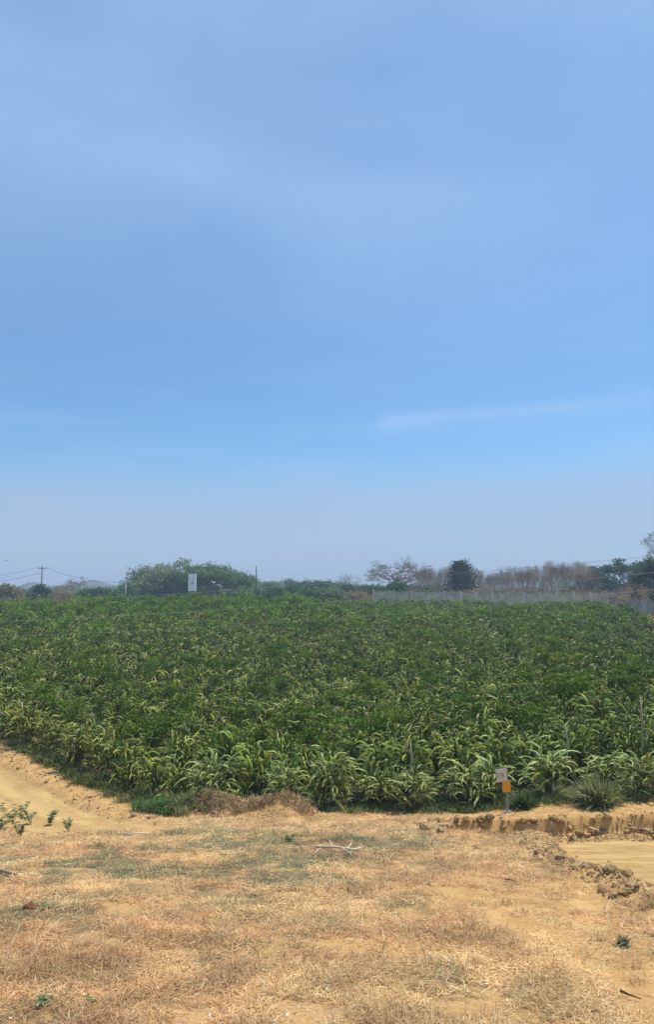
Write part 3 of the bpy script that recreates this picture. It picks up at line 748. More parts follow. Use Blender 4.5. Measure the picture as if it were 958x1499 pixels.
# ------------------------------------------------------------------ small things of the foreground
g = gpix(744, 1190); yaw = 0.12
o = thing('signpost', g, 'small grey and orange sign on a thin metal post before the front row', 'sign', rz=yaw)
k = g.y / F; hz = lambda py: (CAMZ + pixdir(744, py)[1] * g.y) - g.z
m = MB(); m.box((0, 0, (hz(1130)) / 2), (.045, .045, hz(1130) + .1), (0.20, 0.25, 0.26)); obj('post', m.mesh('post', M_metal), o)
m = MB(); m.box((-.085, -.035, hz(1133.5)), (15.5 * k, .012, 17.5 * k), (0.58, 0.55, 0.48)); pl = obj('grey_plate', m.mesh('grey_plate', M_flat), o); pl.rotation_euler = (0, -.10, 0); pl.location = (.03, 0, .0)
m = MB()
zc = hz(1133.5)
for (dx, dz, w_, h_) in ((-.05, .05, .16, .010), (-.13, .0, .010, .12), (-.02, .0, .09, .008), (-.04, -.045, .12, .008), (-.015, .025, .06, .008)):
    m.box((-.085 + dx + .03, -.044, zc + dz), (w_, .003, h_), (0.12, 0.12, 0.13))
pm = obj('print', m.mesh('print', M_flat), pl)
m = MB(); m.box((-.03, -.037, hz(1150.5)), (12 * k, .012, 15 * k), (0.72, 0.33, 0.02)); obj('orange_plate', m.mesh('orange_plate', M_flat), o)
m = MB(); m.box((0, 0, .02), (.14, .14, .07), (0.5, 0.47, 0.42), bev=.2); obj('footing', m.mesh('footing', M_conc), o)

# spiky grass clump
def spiky(px_, py_, rad_, n, label, col, Lr):
    g = gpix(px_, py_); o = thing('spiky_grass_clump', g, label, 'grass clump'); 
    P = np.stack([R.normal(0, rad_ * .15, n), R.normal(0, rad_ * .15, n), np.zeros(n)], 1)
    me = blades(P, R.uniform(*Lr, n), R.uniform(.02, .04, n), R.uniform(.1, 1.5, n), R.uniform(0, 6.28, n), col(n), 'blades', M_leaf, .5)
    tag(obj('blades', me, o), kind='stuff'); return o
spiky(876, 1180, .8, 750, 'big round clump of spiky grass at the crop edge right of the signpost', gcols(((0.20, 0.25, 0.08), (0.28, 0.32, 0.12), (0.13, 0.18, 0.05), (0.40, 0.38, 0.2))), (.5, .88))
spiky(768, 1182, .4, 420, 'small dark green grass clump right beside the signpost', gcols(((0.07, 0.12, 0.035), (0.10, 0.16, 0.05))), (.3, .6))
spiky(912, 1386, .1, 60, 'small bluish grey weed tuft on the bare slope at right', gcols(((0.36, 0.36, 0.2), (0.26, 0.27, 0.15))), (.05, .12))

# leafy weeds by the left road
def weed(px_, py_, h, label, seed, cat='weed'):
    g = gpix(px_, py_); r = random.Random(seed); o = thing('leafy_weed', g, label, cat, 'leafy weeds at the left roadside'); m = MB(); lf = MB()
    for b_ in range(5):
        a = r.uniform(0, 6.28); lean = r.uniform(.3, .9) * h; hh_ = h * r.uniform(.6, 1)
        pts = [(lean * math.cos(a) * f ** 1.4, lean * math.sin(a) * f ** 1.4, hh_ * f) for f in (0, .33, .66, 1)]
        m.tube(pts, (.008, .007, .005, .003), 4, (0.20, 0.16, 0.08))
        for f in (.4, .55, .7, .8, .9, 1.0):
            p = Vector((lean * math.cos(a) * f ** 1.4, lean * math.sin(a) * f ** 1.4, hh_ * f))
            for q in range(3):
                a2 = r.uniform(0, 6.28); l = r.uniform(.08, .14) * min(1, .25 + 1.6 * h); d = Vector((math.cos(a2), math.sin(a2), r.uniform(-.3, .4))).normalized(); s_ = d.cross(Vector((0, 0, 1))).normalized() * l * .36
                c_ = tuple(np.array((0.22, 0.27, 0.10)) * r.uniform(.7, 1.3)); lf.quad(p, p + d * l * .5 + s_, p + d * l, p + d * l * .5 - s_, c_)
    obj('stalks', m.mesh('stalks', M_bark), o); tag(obj('leaves', lf.mesh('leaves', M_leaf), o), kind='stuff')
for i, (px_, py_, h, lb) in enumerate(((18, 1205, .62, 'leafy green weed at the left edge of the photo by the road'), (45, 1205, .5, 'thin round-leaved weed in front of the left dirt road'), (72, 1208, .46, 'leafy weed leaning right before the left dirt road'),
                                      (100, 1218, .34, 'small weed at the near end of the left dirt road'), (30, 1225, .3, 'low weed in the grass below the left road'), (0, 1215, .5, 'weed cut off by the left edge of the photo'),
                                      (66, 1335, .08, 'tiny green sprout beside the reddish stone'), (425, 1232, .16, 'bright green sprout left of the bleached branch'), (64, 1472, .06, 'tiny weed near the lower left corner'), (130, 1470, .045, 'tiny sprout right of the one near the lower left corner'))):
    weed(px_, py_, h * .8, lb, 60 + i)
# sticks and stalks
def stick(name, pts, r0, col, label, cat, twigs=()):
    base = pts[0]; m = MB(); loc = [tuple(Vector(p) - Vector(base)) for p in pts]
    m.tube(loc, [r0 * (1 - .55 * i / (len(pts) - 1)) for i in range(len(pts))], 6, col)
    o = thing(name, base, label, cat); obj('wood', m.mesh('wood', M_wood, True), o)
    for tw in twigs:
        m = MB(); m.tube([tuple(Vector(p) - Vector(base)) for p in tw], (r0 * .5, r0 * .35, r0 * .2)[:len(tw)], 5, col); obj('twig', m.mesh('twig', M_wood), o)
def gp(px_, py_, up=.03): q = gpix(px_, py_); q.z += up; return q
stick('dry_branch', [gp(456, 1242), gp(470, 1246, .07), gp(488, 1248, .09), gp(506, 1249, .08), gp(520, 1248, .05), gp(531, 1244, .05)], .024, (0.64, 0.54, 0.40), 'bleached forked branch lying on the slope in the middle', 'branch',
      ([gp(488, 1248, .08), gp(482, 1240, .12)], [gp(500, 1248, .08), gp(512, 1252, .05), gp(516, 1256, .02)], [gp(470, 1246, .05), gp(462, 1250, .03)], [gp(508, 1249, .06), gp(515, 1243, .1)]))
stick('dry_stick', [gp(181, 1224), gp(200, 1223, .04), gp(221, 1221, .04)], .022, (0.74, 0.66, 0.52), 'short white stick lying at the end of the left dirt road', 'stick')
stick('dry_stick', [gp(-12, 1277), gp(8, 1281, .05), gp(25, 1284, .03)], .03, (0.42, 0.30, 0.2), 'brown stick at the left edge of the slope', 'stick', ([gp(2, 1280, .05), gp(16, 1278, .09)],))
stick('dry_stick', [gp(0, 1239), gp(14, 1237, .04), gp(28, 1235, .03)], .018, (0.30, 0.24, 0.15), 'thin dark stick below the weeds at left', 'stick')
stick('dry_stick', [gp(740, 1290), gp(748, 1292, .03), gp(755, 1293, .02)], .014, (0.16, 0.10, 0.07), 'short dark twig on the slope at right', 'stick')
stick('dry_stick', [gp(910, 1458), gp(925, 1465, .03), gp(940, 1467, .02)], .009, (0.14, 0.09, 0.06), 'dark twig near the lower right corner', 'stick')
stick('dry_stick', [gp(868, 1490), gp(880, 1489, .03), gp(890, 1494, .02)], .014, (0.14, 0.09, 0.06), 'small dark twig at the bottom edge on the right', 'stick')
def stalk(px0, py0, px1, py1, lb, r_=.004):
    a = gpix(px0, py0); b_ = at(px1, py1, a.y + .25); mid_ = a.lerp(b_, .55) + Vector((-.03, 0, .03))
    stick('grass_stalk', [a, a.lerp(mid_, .5), mid_, b_], r_, (0.72, 0.58, 0.36), lb, 'grass stalk')
stalk(37, 1420, 91, 1342, 'long pale leaning grass stalk at lower left'); stalk(0, 1465, 30, 1352, 'thin pale stalk at the left edge', .003)
stalk(894, 1362, 893, 1318, 'upright pale stalk right of the slope, before the clod ridge', .005); stalk(862, 1342, 882, 1312, 'short leaning pale stalk beside the upright one', .003)
stalk(685, 1270, 697, 1245, 'pale stalk on the slope left of the lone clods', .006); stalk(570, 1270, 577, 1248, 'thin stalk right of the bleached branch', .005); stalk(50, 1400, 62, 1350, 'thin stalk beside the long leaning one', .003)

# ------------------------------------------------------------------ far trees
class Tree:
    def __init__(s, seed, kind, depth, split, trunk=.25, len0=.32, sub_=1):
        s.r = random.Random(seed); s.tr = MB(); s.br = MB(); s.tips = []; s.kind = kind; r = s.r
        bc = s.bc = (0.23, 0.185, 0.155)
        top = Vector((r.uniform(-.02, .02), 0, trunk)); s.tr.tube([(0, 0, -.04), (0, 0, trunk * .5), tuple(top)], (.026, .021, .019), 6, bc)
        n0 = {'umbrella': 6, 'round': 6, 'upright': 4, 'cone': 0}[kind]
        for k in range(n0):
            a = 2 * math.pi * (k + r.uniform(-.3, .3)) / n0
            e = {'umbrella': r.uniform(.35, 1.15), 'round': r.uniform(.2, 1.3), 'upright': r.uniform(1.0, 1.4)}[kind]
            d = Vector((math.cos(a) * math.cos(e), math.sin(a) * math.cos(e), math.sin(e)))
            s.grow(top, d, len0, .021 if kind == 'umbrella' else .014, depth, split)
        if kind == 'cone':
            s.tr.tube([tuple(top), (0, 0, .97)], (.02, .004), 5, bc)
            for k in range(60):
                z = .1 + .85 * (k / 60); rr_ = (1 - z) ** .8 * .42 + .05; a = k * 2.4
                p = Vector((0, 0, z)); e = p + Vector((math.cos(a) * rr_, math.sin(a) * rr_, r.uniform(-.02, .06)))
                s.br.tube([p, e], (.006, .002), 3, bc); s.tips += [e, p.lerp(e, .7), p.lerp(e, .4)]
    def grow(s, p, d, L_, w, depth, split):
        r = s.r; k = s.kind
        bend = Vector((r.uniform(-.3, .3), r.uniform(-.3, .3), r.uniform(-.15, .3)))
        d1 = (d + bend * .6).normalized(); m_ = p + d * L_ * .5; e = m_ + d1 * L_ * .5
        s.br.tube([p, m_, e] if depth > 2 else [p, e], (w, w * .85, w * .7) if depth > 2 else (w, w * .6), 4 if depth > 3 else 3, s.bc, False)
        if depth <= 2: s.tips.append(e)
        if depth == 0: return
        for i in range(split if r.random() < .75 else split - 1):
            dv = Vector((r.gauss(0, 1), r.gauss(0, 1), r.gauss(0, 1)))
            nd_ = (d1 + dv * {'umbrella': .55, 'round': .6, 'upright': .38}[k]).normalized()
            if k == 'umbrella': nd_.z = nd_.z * .55 + .05
            if k == 'upright': nd_.z = abs(nd_.z) + .25
            s.grow(e, nd_.normalized(), L_ * r.uniform(.62, .85), w * (.70 if k == 'umbrella' else .67), depth - 1, split)
    def fit(s, W_, H_):
        P = np.array([tuple(t) for t in s.tips]); wx = np.percentile(np.abs(P[:, :2]), 97) * 2; hz_ = P[:, 2].max()
        sc = np.array((W_ / wx, W_ / wx, H_ / hz_)); return sc
def build_tree(name, seed, kind, loc, W_, H_, label, cat, group, leaves=None, depth=4, split=3, trunk=.25, bark=None, leafsize=.3, spread=None, flat=.55, tw=1.0):
    T = Tree(seed, kind, depth, split, trunk); 
    if kind == 'cone': sc = np.array((W_ / .95, W_ / .95, H_ / 1.0))
    else: sc = T.fit(W_, H_)
    out = []
    for nm, mb in (('trunk', T.tr), ('branches', T.br)):
        if not mb.v: continue
        v = np.array(mb.v) * sc; cc = np.array(mb.c)
        if bark: cc = np.tile(np.array(bark), (len(v), 1))
        out.append((nm, mesh_np(nm, v, mb.t or None, mb.q or None, M_bark, cc)))
    if leaves:
        n_, col_ = leaves; P = np.array([tuple(t_) for t_ in T.tips]) * sc
        v, q, cc = leaf_cloud(P, spread or leafsize * 1.6, n_, leafsize, seed, col_, .5, flat)
        v[:, 2] = np.maximum(v[:, 2], 0.1); out.append(('crown', mesh_np('crown', v, None, q, M_leaf, cc)))
    return out
def put_tree(name, parts, loc, label, cat='tree', group=None, rz=0, sc=(1, 1, 1)):
    o = thing(name, loc, label, cat, group, rz); o.scale = sc
    for nm, me in parts: obj(nm, me, o)
    return o
def tree_px(name, seed, kind, pxc, wpx, pytop, Yd, label, leaves=None, group=None, **k):
    a, b_ = pixdir(pxc, pytop); x = a * Yd; z0 = Hs(x, Yd); top = CAMZ + b_ * Yd
    W_ = wpx / F * Yd; H_ = top - z0
    return put_tree(name, build_tree(name, seed, kind, None, W_, H_, label, 'tree', group, leaves, **k), (x, Yd, z0 - .1), label, 'tree', group)
GRN = (0.045, 0.085, 0.028); DK = (0.045, 0.09, 0.04); OLIVE = (0.085, 0.105, 0.05)
tree_px('rain_tree', 1, 'umbrella', 250, 120, 820, 185, 'broad spreading rain tree with a thin grey-green crown behind the billboard', (13000, (0.15, 0.21, 0.09)), depth=5, split=3, leafsize=.32, spread=.75, trunk=.2, flat=.4)
tree_px('rain_tree', 2, 'umbrella', 318, 104, 825, 180, 'broad spreading rain tree with fuller green crown right of the billboard', (16000, (0.115, 0.20, 0.06)), depth=5, split=3, leafsize=.32, spread=.75, trunk=.2, flat=.4)
tree_px('rain_tree', 3, 'umbrella', 215, 70, 848, 190, 'lower outer rain tree at the left end of the big green group', (9000, (0.11, 0.18, 0.06)), depth=4, split=3, leafsize=.3, spread=.7, trunk=.15, flat=.5)
tree_px('leafy_tree', 24, 'round', 280, 90, 848, 182, 'dense green understorey tree below the billboard', (7000, (0.08, 0.15, 0.045)), depth=4, split=3, leafsize=.32, spread=.8, trunk=.1)
tree_px('bare_umbrella_tree', 5, 'umbrella', 103, 58, 843, 175, 'sparse pale umbrella shaped tree between the left pole and the dark bush', (1500, (0.15, 0.17, 0.09)), depth=5, split=3, leafsize=.2, spread=.35, trunk=.3, bark=(0.36, 0.33, 0.27), flat=.3)
tree_px('bare_umbrella_tree', 6, 'umbrella', 583, 98, 812, 165, 'wide leafless umbrella shaped tree above the left end of the concrete wall', None, depth=6, split=3, trunk=.32, bark=(0.24, 0.20, 0.15))
tree_px('bare_tree', 7, 'round', 508, 48, 836, 190, 'thin leafless tree left of the wide umbrella shaped one', None, depth=5, split=3, trunk=.3, bark=(0.26, 0.22, 0.19))
tree_px('leafy_tree', 8, 'round', 60, 34, 857, 150, 'small dark tree at the foot of the left utility pole', (3000, DK), depth=3, split=3, leafsize=.22, spread=.4)
tree_px('leafy_tree', 9, 'round', 8, 44, 856, 140, 'olive brown tree at the far left edge', (3600, (0.16, 0.15, 0.075)), depth=3, split=3, leafsize=.22, spread=.45)
tree_px('leafy_tree', 10, 'round', 146, 58, 862, 150, 'rounded dark green tree left of the rain trees', (6000, (0.05, 0.11, 0.035)), depth=3, split=3, leafsize=.25, spread=.5, trunk=.1)
tree_px('leafy_tree', 11, 'round', 590, 66, 852, 145, 'low bright green round tree under the wide leafless one', (7000, (0.04, 0.105, 0.028)), depth=3, split=3, leafsize=.22, spread=.5, trunk=.1)
tree_px('evergreen_tree', 12, 'cone', 675, 62, 819, 150, 'dark broad-based evergreen standing before the bare thicket', (4600, (0.045, 0.075, 0.04)), depth=3, split=3, leafsize=.26, spread=.55, trunk=.1)
tree_px('leafy_tree', 13, 'round', 905, 110, 820, 150, 'large dark feathery tree at the right behind the wall corner', (19000, (0.045, 0.09, 0.045)), depth=4, split=3, leafsize=.24, spread=.5, trunk=.12)
tree_px('leafy_tree', 14, 'round', 962, 70, 820, 120, 'dark tree cut off by the right edge', (16000, (0.045, 0.085, 0.045)), depth=4, split=3, leafsize=.22, spread=.5, trunk=.12)
tree_px('bare_tree', 15, 'upright', 975, 60, 775, 125, 'tall half bare tree at the right edge rising above the rest', (900, (0.14, 0.14, 0.10)), depth=6, split=3, trunk=.3, leafsize=.14, spread=.3)
tree_px('leafy_tree', 16, 'round', 866, 52, 838, 155, 'small dark tree left of the large feathery one', (8000, (0.04, 0.062, 0.034)), depth=3, split=3, leafsize=.24, spread=.5, trunk=.1)
tree_px('leafy_tree', 17, 'round', 832, 30, 856, 140, 'yellow green leafing tree in front of the bare thicket', (1500, (0.19, 0.19, 0.07)), depth=4, split=3, leafsize=.16, spread=.3, trunk=.15)
tree_px('bare_tree', 18, 'round', 928, 70, 850, 112, 'brown leafless tree behind the blue grey fence', None, depth=5, split=3, trunk=.15, bark=(0.33, 0.26, 0.18))
tree_px('leafy_tree', 19, 'round', 525, 34, 866, 140, 'brownish dry-leaved bush tree at the left end of the wall', (2200, (0.21, 0.15, 0.09)), depth=3, split=3, leafsize=.2, spread=.4, trunk=.1)
# hedge-like row of bushes at the middle of the horizon
bush_par = [(395, 26, 856, 210), (420, 34, 850, 230), (448, 30, 854, 190), (470, 34, 853, 170), (497, 34, 856, 175), (512, 26, 860, 150), (543, 30, 859, 180), (380, 24, 862, 170), (430, 30, 862, 150), (455, 26, 864, 140), (482, 30, 864, 138), (405, 24, 866, 140), (352, 26, 862, 150), (640, 26, 860, 175), (185, 26, 862, 160), (30, 30, 866, 170), (88, 26, 871, 150), (560, 24, 864, 160)]
bushlab = ['leftmost low', 'domed mid green', 'tall dark', 'wide blue-green', 'grey-green', 'dark low', 'pale distant', 'small rounded', 'spreading green', 'short dark', 'squat dark', 'low mid green', 'low green', 'thin dark', 'low dark', 'dull brown', 'small brown', 'low olive']
bushwhere = ['right of the lamp pole', 'on the skyline between lamp pole and bare tree', 'left of the thin leafless tree', 'under the thin leafless tree on its left', 'at the foot of the thin leafless tree', 'by the left end of the wall', 'behind the wide leafless tree', 'beside the lamp pole', 'in front of the domed one', 'before the tall dark one', 'before the wide blue-green one', 'nearest the field right of the lamp pole', 'left of the lamp pole', 'left of the dark evergreen', 'left of the rain trees', 'near the far left edge', 'below the pale umbrella tree', 'left of the bright green round tree']
for i, (px_, w_, pt, Yd) in enumerate(bush_par):
    cl_ = [(0.09, 0.15, 0.05), (0.11, 0.16, 0.055), (0.05, 0.11, 0.045), (0.065, 0.13, 0.055), (0.13, 0.17, 0.08), (0.06, 0.11, 0.045)][i % 6]
    if 'brown' in bushlab[i]: cl_ = (0.2, 0.15, 0.08)
    tree_px('bush', 30 + i, 'round', px_, w_ * 1.25, pt - 3, Yd, '%s bush on the horizon, %s' % (bushlab[i], bushwhere[i]), (2600, cl_), depth=3, split=3, leafsize=.26, spread=.55, trunk=.08)
# bare thicket behind the wall
bare = [build_tree('bare_tree', 70 + i, 'upright' if i % 3 else 'round', None, 5.5, 10.0, '', '', None, None, depth=6, split=3, trunk=.22 + .05 * (i % 3), bark=((0.38, 0.31, 0.22), (0.45, 0.37, 0.27), (0.30, 0.25, 0.18))[i % 3]) for i in range(5)]
def skyline(px_): return float(np.interp(px_, (610, 650, 700, 750, 800, 820, 865, 885), (828, 820, 826, 826, 822, 814, 820, 836)))
for i in range(78):
    px_ = 612 + 268 * ((i * .618) % 1); Yd = 138 + 62 * ((i * .377) % 1); a, b_ = pixdir(px_, skyline(px_) + rs.uniform(0, 12) + (8 if i % 3 == 0 else 0)); x = a * Yd; z0 = Hs(x, Yd)
    s = (CAMZ + b_ * Yd - z0) / 10.0
    put_tree('bare_tree', bare[i % 5], (x, Yd, z0), 'leafless grey brown tree behind the wall, %s' % ('left of the dark evergreen' if px_ < 648 else 'behind the dark evergreen' if px_ < 702 else 'just right of the dark evergreen' if px_ < 760 else 'in the middle of the thicket' if px_ < 815 else 'behind the yellow green tree' if px_ < 850 else 'at the right end of the thicket'), 'tree', 'bare trees behind the wall', rs.uniform(0, 6.28), (s * rs.uniform(.8, 1.1), s * rs.uniform(.8, 1.1), s))
# dry undergrowth behind the wall
P = np.stack([R.uniform(14, 62, 900), R.uniform(126, 150, 900), np.zeros(900)], 1); P[:, 2] = H(P[:, 0], P[:, 1]) + R.uniform(.2, 2.2, 900)
v, q, cc = leaf_cloud(P, .5, 16000, .28, 9, (0.21, 0.165, 0.12), .5, .8); tag(obj('dry_undergrowth', mesh_np('dry_undergrowth', v, None, q, M_leaf, cc)), 'dry brown undergrowth below the bare trees behind the wall', 'undergrowth', kind='stuff')
P = np.stack([R.uniform(-75, -38, 500), R.uniform(116, 160, 500), np.zeros(500)], 1); P[:, 2] = H(P[:, 0], P[:, 1]) + R.uniform(.1, 1.2, 500)
v, q, cc = leaf_cloud(P, .5, 6000, .25, 10, (0.17, 0.15, 0.075), .5, .7); tag(obj('dry_scrub', mesh_np('dry_scrub', v, None, q, M_leaf, cc)), 'dry brown scrub beyond the left corner of the field', 'scrub', kind='stuff')
P = np.stack([R.uniform(-150, 200, 1500), R.uniform(215, 330, 1500), np.zeros(1500)], 1); P[:, 2] = H(P[:, 0], P[:, 1]) + R.uniform(.2, 2.6, 1500)
v, q, cc = leaf_cloud(P, 1.3, 34000, .6, 12, (0.10, 0.15, 0.06), .6, .6); tag(obj('distant_scrub', mesh_np('distant_scrub', v, None, q, M_leaf, cc)), 'distant green scrubland under the horizon', 'scrub', kind='stuff')

# ------------------------------------------------------------------ concrete wall with pillars
o = thing('concrete_wall', (0, 0, 0), 'long grey concrete panel wall with pillars behind the crop', 'wall')
xs_p = [at(px_, 880, 122).x for px_ in (547, 577, 603, 627, 651, 675, 698, 721.5, 745, 768, 791.5, 816, 841, 866, 890)]
base_z = 3.95
pm_ = MB(); pm_.box((0, 0, 1.25), (.22, .26, 2.62), (0.66, 0.63, 0.52)); pil = pm_.mesh('pillar', M_conc)
cp_ = MB(); cp_.box((0, 0, 2.58), (.27, .31, .05), (0.50, 0.47, 0.42)); capm = cp_.mesh('pillar_cap', M_conc)
for i, x in enumerate(xs_p):
    z = Hs(x, 122); p = obj('pillar', pil, o, (x, 122, z)); c_ = obj('pillar_cap', capm, p)
    if i < len(xs_p) - 1:
        x2 = xs_p[i + 1]; w_ = x2 - x - .36
        for k in range(4):
            m = MB(); m.box(((x + x2) / 2, 122.02, z + .30 + k * .55), (w_, .09, .5495), tuple(np.array((0.50, 0.46, 0.31)) * rs.uniform(.96, 1.04))); obj('panel', m.mesh('panel', M_conc), o)
        m = MB(); m.box(((x + x2) / 2, 122.0, z + 2.275), (w_, .11, .08), (0.42, 0.42, 0.33)); obj('top_rail', m.mesh('top_rail', M_conc), o)
# blue grey sheet fence running toward the camera on the right
o = thing('sheet_fence', (0, 0, 0), 'blue grey sheet metal fence running along the right side of the field', 'fence')
A = Vector((xs_p[-1] + .6, 121.6)); B = Vector((36.0, 62.0)); nseg = 22
for k in range(nseg):
    a = A.lerp(B, k / nseg); b_ = A.lerp(B, (k + 1) / nseg); a2 = a.lerp(b_, .03); b2 = a.lerp(b_, .97)
    za = Hs(a.x, a.y); m = MB(); nn = 8; c_ = tuple(np.array((0.20, 0.25, 0.27)) * rs.uniform(.75, 1.3)); dd = (b2 - a2).normalized(); nrm = Vector((-dd.y, dd.x))
    for j in range(nn):
        p = a2.lerp(b2, j / nn) + nrm * (.03 if j % 2 else 0); q = a2.lerp(b2, (j + 1) / nn) + nrm * (0 if j % 2 else .03); zp = Hs(p.x, p.y)
        for s_ in (0, .012):
            pp = p + nrm * s_; qq = q + nrm * s_
            m.quad((pp.x, pp.y, zp + .05), (qq.x, qq.y, zp + .05), (qq.x, qq.y, zp + 1.75), (pp.x, pp.y, zp + 1.75), c_)
    obj('sheet', m.mesh('sheet', M_metal), o)
    m = MB(); m.box((a.x, a.y, za + .85), (.08, .08, 2.1), (0.27, 0.29, 0.29)); obj('post', m.mesh('post', M_metal), o)

# ------------------------------------------------------------------ poles, wires, billboard, birds
def at_ground(px_, Yd): a = pixdir(px_, 870)[0]; return Vector((a * Yd, Yd, Hs(a * Yd, Yd)))
g = at_ground(60, 150); hh_ = CAMZ + pixdir(60, 828)[1] * 150 - g.z
o = thing('utility_pole', g, 'dark utility pole with a crossarm at the far left', 'utility pole')
m = MB(); m.tube([(0, 0, -.3), (0, 0, hh_)], (.16, .11), 8, (0.15, 0.14, 0.14)); obj('pole', m.mesh('pole', M_conc, True), o)
m = MB(); m.box((0, 0, hh_ - .55), (1.5, .12, .14), (0.13, 0.12, 0.12)); ca_ = obj('crossarm', m.mesh('crossarm', M_metal), o)
for dx in (-.65, -.25, .65):
    m = MB(); m.tube([(dx, 0, hh_ - .48), (dx, 0, hh_ - .28)], (.06, .04), 6, (0.3, 0.3, 0.3)); obj('insulator', m.mesh('insulator', M_metal), ca_)
m = MB(); m.tube([(0, 0, 1.2), (0, 0, 2.9)], (.165, .16), 8, (0.55, 0.53, 0.5)); obj('painted_band', m.mesh('painted_band', M_conc, True), o)
PL1 = g + Vector((0, 0, hh_ - .3))
g = at_ground(183.5, 118); hh_ = CAMZ + pixdir(183, 851)[1] * 118 - g.z
o = thing('utility_pole', g, 'thin pale concrete pole left of the rain trees', 'utility pole')
m = MB(); m.tube([(0, 0, -.3), (0, 0, hh_)], (.12, .08), 8, (0.40, 0.40, 0.37)); obj('pole', m.mesh('pole', M_conc, True), o)
m = MB(); m.box((0, 0, hh_ - .2), (.5, .08, .08), (0.3, 0.3, 0.3)); obj('bracket', m.mesh('bracket', M_metal), o)
PL2 = g + Vector((0, 0, hh_ - .15))
g = at_ground(375, 128); hh_ = CAMZ + pixdir(375, 828)[1] * 128 - g.z
o = thing('lamp_pole', g, 'dark lamp pole right of the rain trees', 'lamp pole')
m = MB(); m.tube([(0, 0, -.3), (0, 0, hh_)], (.13, .09), 8, (0.10, 0.12, 0.14)); obj('pole', m.mesh('pole', M_metal, True), o)
m = MB(); m.box((0, -.05, hh_ - .35), (.24, .3, .3), (0.6, 0.62, 0.62), bev=.2); obj('lamp', m.mesh('lamp', M_metal), o)
def sag(a, b_, s, n=16): return [a.lerp(b_, i / n) - Vector((0, 0, s * 4 * (i / n) * (1 - i / n))) for i in range(n + 1)]
def wire(pts, r_, col, label, group=None):
    m = MB(); m.tube([tuple(p) for p in pts], [r_] * len(pts), 5, col); return tag(obj('power_line', m.mesh('power_line', M_metal, True)), label, 'power line', group)
wire(sag(PL1 + Vector((.65, 0, 0)), PL2, .8), .035, (0.2, 0.2, 0.22), 'dark wire from the far left pole down to the thin pale pole')
wire(sag(PL1 + Vector((-.65, 0, 0)), at(-160, 862, 150), .8), .03, (0.2, 0.2, 0.22), 'dark wire from the far left pole out of the left edge')
wire(sag(PL1 + Vector((-.25, 0, -1.2)), at(-160, 872, 150), .6), .03, (0.2, 0.2, 0.22), 'lower dark wire from the far left pole out of the left edge')
def pxwire(P_, Y0, Y1, r_, label):
    px_ = np.array([p[0] for p in P_], float); py_ = np.array([p[1] for p in P_], float)
    co = np.polyfit(px_, py_, 2); xs_ = np.linspace(-160, 1110, 40); ys_ = np.polyval(co, xs_); f = (xs_ + 160) / 1270
    pts = [at(a, b_, Y0 + (Y1 - Y0) * c_) for a, b_, c_ in zip(xs_, ys_, f)]
    wire(pts, r_, (0.33, 0.37, 0.31), label, None); return pts
w1 = pxwire([(0, 885), (180, 871), (420, 860), (620, 843), (703, 838), (870, 823), (958, 813)], 40, 30, .007, 'uppermost thin pale wire passing in front of the treetops')
w2 = pxwire([(0, 910), (120, 905), (240, 899), (380, 888), (530, 879), (620, 869), (780, 857), (958, 838)], 40, 30, .010, 'middle pale wire crossing from the crop to the right edge')
w3 = pxwire([(130, 926), (240, 922), (380, 915), (578, 898), (740, 884), (958, 863)], 40, 30, .009, 'lowest pale wire sagging in front of the crop top')
for e, lb in ((0, 'wooden pole beyond the left edge carrying the pale wires'), (-1, 'wooden pole beyond the right edge carrying the pale wires')):
    b_ = w1[e]; z0 = Hs(b_.x, b_.y); o = thing('utility_pole', (b_.x, b_.y + .12, z0), lb, 'utility pole')
    m = MB(); m.tube([(0, 0, -.3), (0, 0, b_.z - z0 + .3)], (.13, .1), 8, (0.26, 0.2, 0.14)); obj('pole', m.mesh('pole', M_bark, True), o)
# billboard
g = at_ground(281, 168); k = 168 / F
z1 = CAMZ + pixdir(281, 840)[1] * 168; z0 = CAMZ + pixdir(281, 865)[1] * 168
o = thing('billboard', (g.x, g.y, g.z), 'tall narrow white billboard standing before the rain trees', 'billboard', rz=-.15)
m = MB(); m.box((0, 0, (z0 + z1) / 2 - g.z), (11.5 * k, .35, z1 - z0), (0.82, 0.84, 0.86)); pn = obj('panel', m.mesh('panel', M_flat), o)
for dx in (-.55, .55):
    m = MB(); m.tube([(dx, 0, -.3), (dx, 0, z0 - g.z)], (.09, .09), 6, (0.4, 0.4, 0.4)); obj('leg', m.mesh('leg', M_metal), o)
m = MB(); zc = (z0 + z1) / 2 - g.z
for dx, dz, w_, h_, c_ in ((.15, .35, .55, .14, (0.35, 0.45, 0.62)), (.1, -.25, .7, .3, (0.33, 0.36, 0.45)), (-.05, -.7, .5, .16, (0.5, 0.55, 0.62)), (.1, .9, .8, .1, (0.45, 0.52, 0.6)), (.3, -.05, .25, .2, (0.2, 0.24, 0.32))):
    m.box((dx, -.19, zc + dz), (w_, .01, h_), c_)
obj('print', m.mesh('print', M_flat), pn)
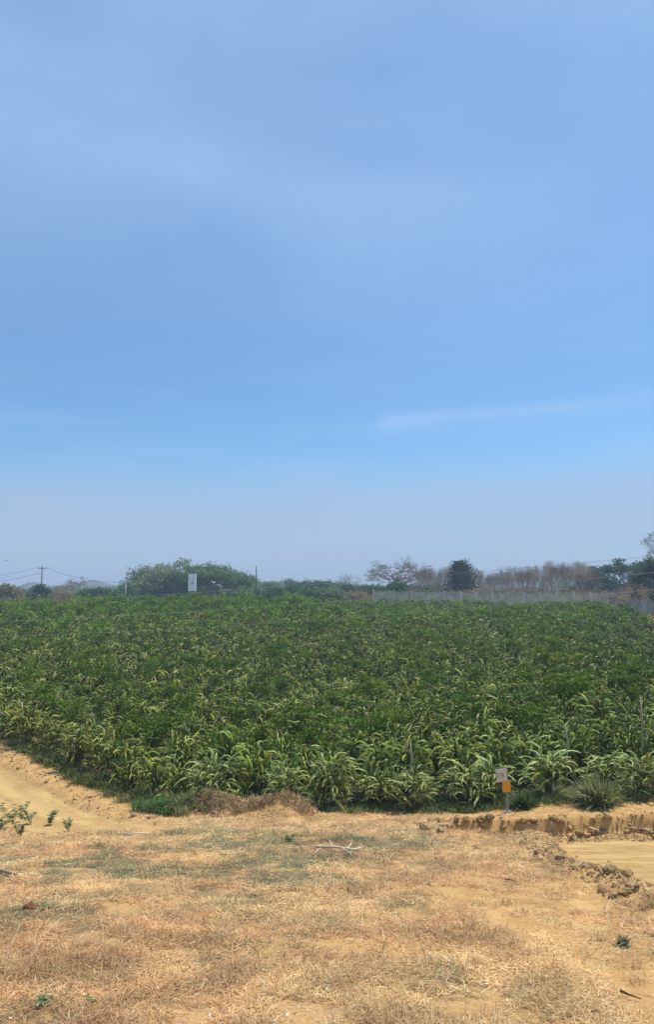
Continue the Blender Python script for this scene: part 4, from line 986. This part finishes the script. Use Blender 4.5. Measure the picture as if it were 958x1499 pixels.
# small yellow sign
g = at_ground(361, 116); zt = CAMZ + pixdir(361, 868)[1] * 116
o = thing('marker', g, 'small round yellow marker above the crop left of the lamp pole', 'marker')
m = MB(); m.tube([(0, 0, -.2), (0, 0, zt - g.z)], (.04, .03), 6, (0.3, 0.3, 0.25)); obj('post', m.mesh('post', M_metal), o)
m = MB(); m.tube([(0, -.09, zt - g.z), (0, -.05, zt - g.z)], (.28, .28), 12, (0.80, 0.58, 0.10)); obj('disc', m.mesh('disc', M_flat), o)
# birds
def bird(px_, py_, Yd, s, lb, rz):
    o = thing('bird', at(px_, py_, Yd), lb, 'bird', rz=rz); c_ = (0.03, 0.03, 0.035)
    m = MB(); m.tube([(-.42 * s, 0, 0), (-.2 * s, 0, .02 * s), (.1 * s, 0, .03 * s), (.3 * s, 0, .05 * s), (.42 * s, 0, .03 * s)], (.02 * s, .07 * s, .1 * s, .06 * s, .015 * s), 6, c_)
    m.quad((-.4 * s, -.02 * s, 0), (-.62 * s, -.1 * s, 0), (-.62 * s, .1 * s, 0), (-.4 * s, .02 * s, 0), c_); obj('body', m.mesh('body', M_leaf, True), o)
    for sg in (-1, 1):
        m = MB(); m.quad((.15 * s, 0, .05 * s), (-.15 * s, 0, .05 * s), (-.2 * s, sg * .45 * s, .25 * s), (.12 * s, sg * .4 * s, .25 * s), c_)
        m.quad((.12 * s, sg * .4 * s, .25 * s), (-.2 * s, sg * .45 * s, .25 * s), (-.3 * s, sg * .95 * s, .14 * s), (-.18 * s, sg * .9 * s, .15 * s), c_); obj('wing', m.mesh('wing', M_leaf), o)
bird(9, 821, 90, .30, 'small dark bird in the sky near the left edge above the horizon', .9)
bird(202, 690, 110, .30, 'small dark bird high in the sky above the rain trees', 1.3)

# ------------------------------------------------------------------ air
m = bpy.data.materials.new('haze'); m.use_nodes = True; t = m.node_tree; t.nodes.remove(t.nodes['Principled BSDF'])
vol = nd(t, 'ShaderNodeVolumePrincipled'); vol.inputs['Density'].default_value = 0.00085; vol.inputs['Color'].default_value = (0.66, 0.80, 1.0, 1); vol.inputs['Anisotropy'].default_value = 0.0
t.links.new(vol.outputs[0], t.nodes['Material Output'].inputs['Volume'])
hb = MB(); hb.box((0, 480, 12), (1960, 1190, 36), (1, 1, 1)); ho = obj('haze', hb.mesh('haze', m)); tag(ho, 'thin bluish haze', kind='stuff')
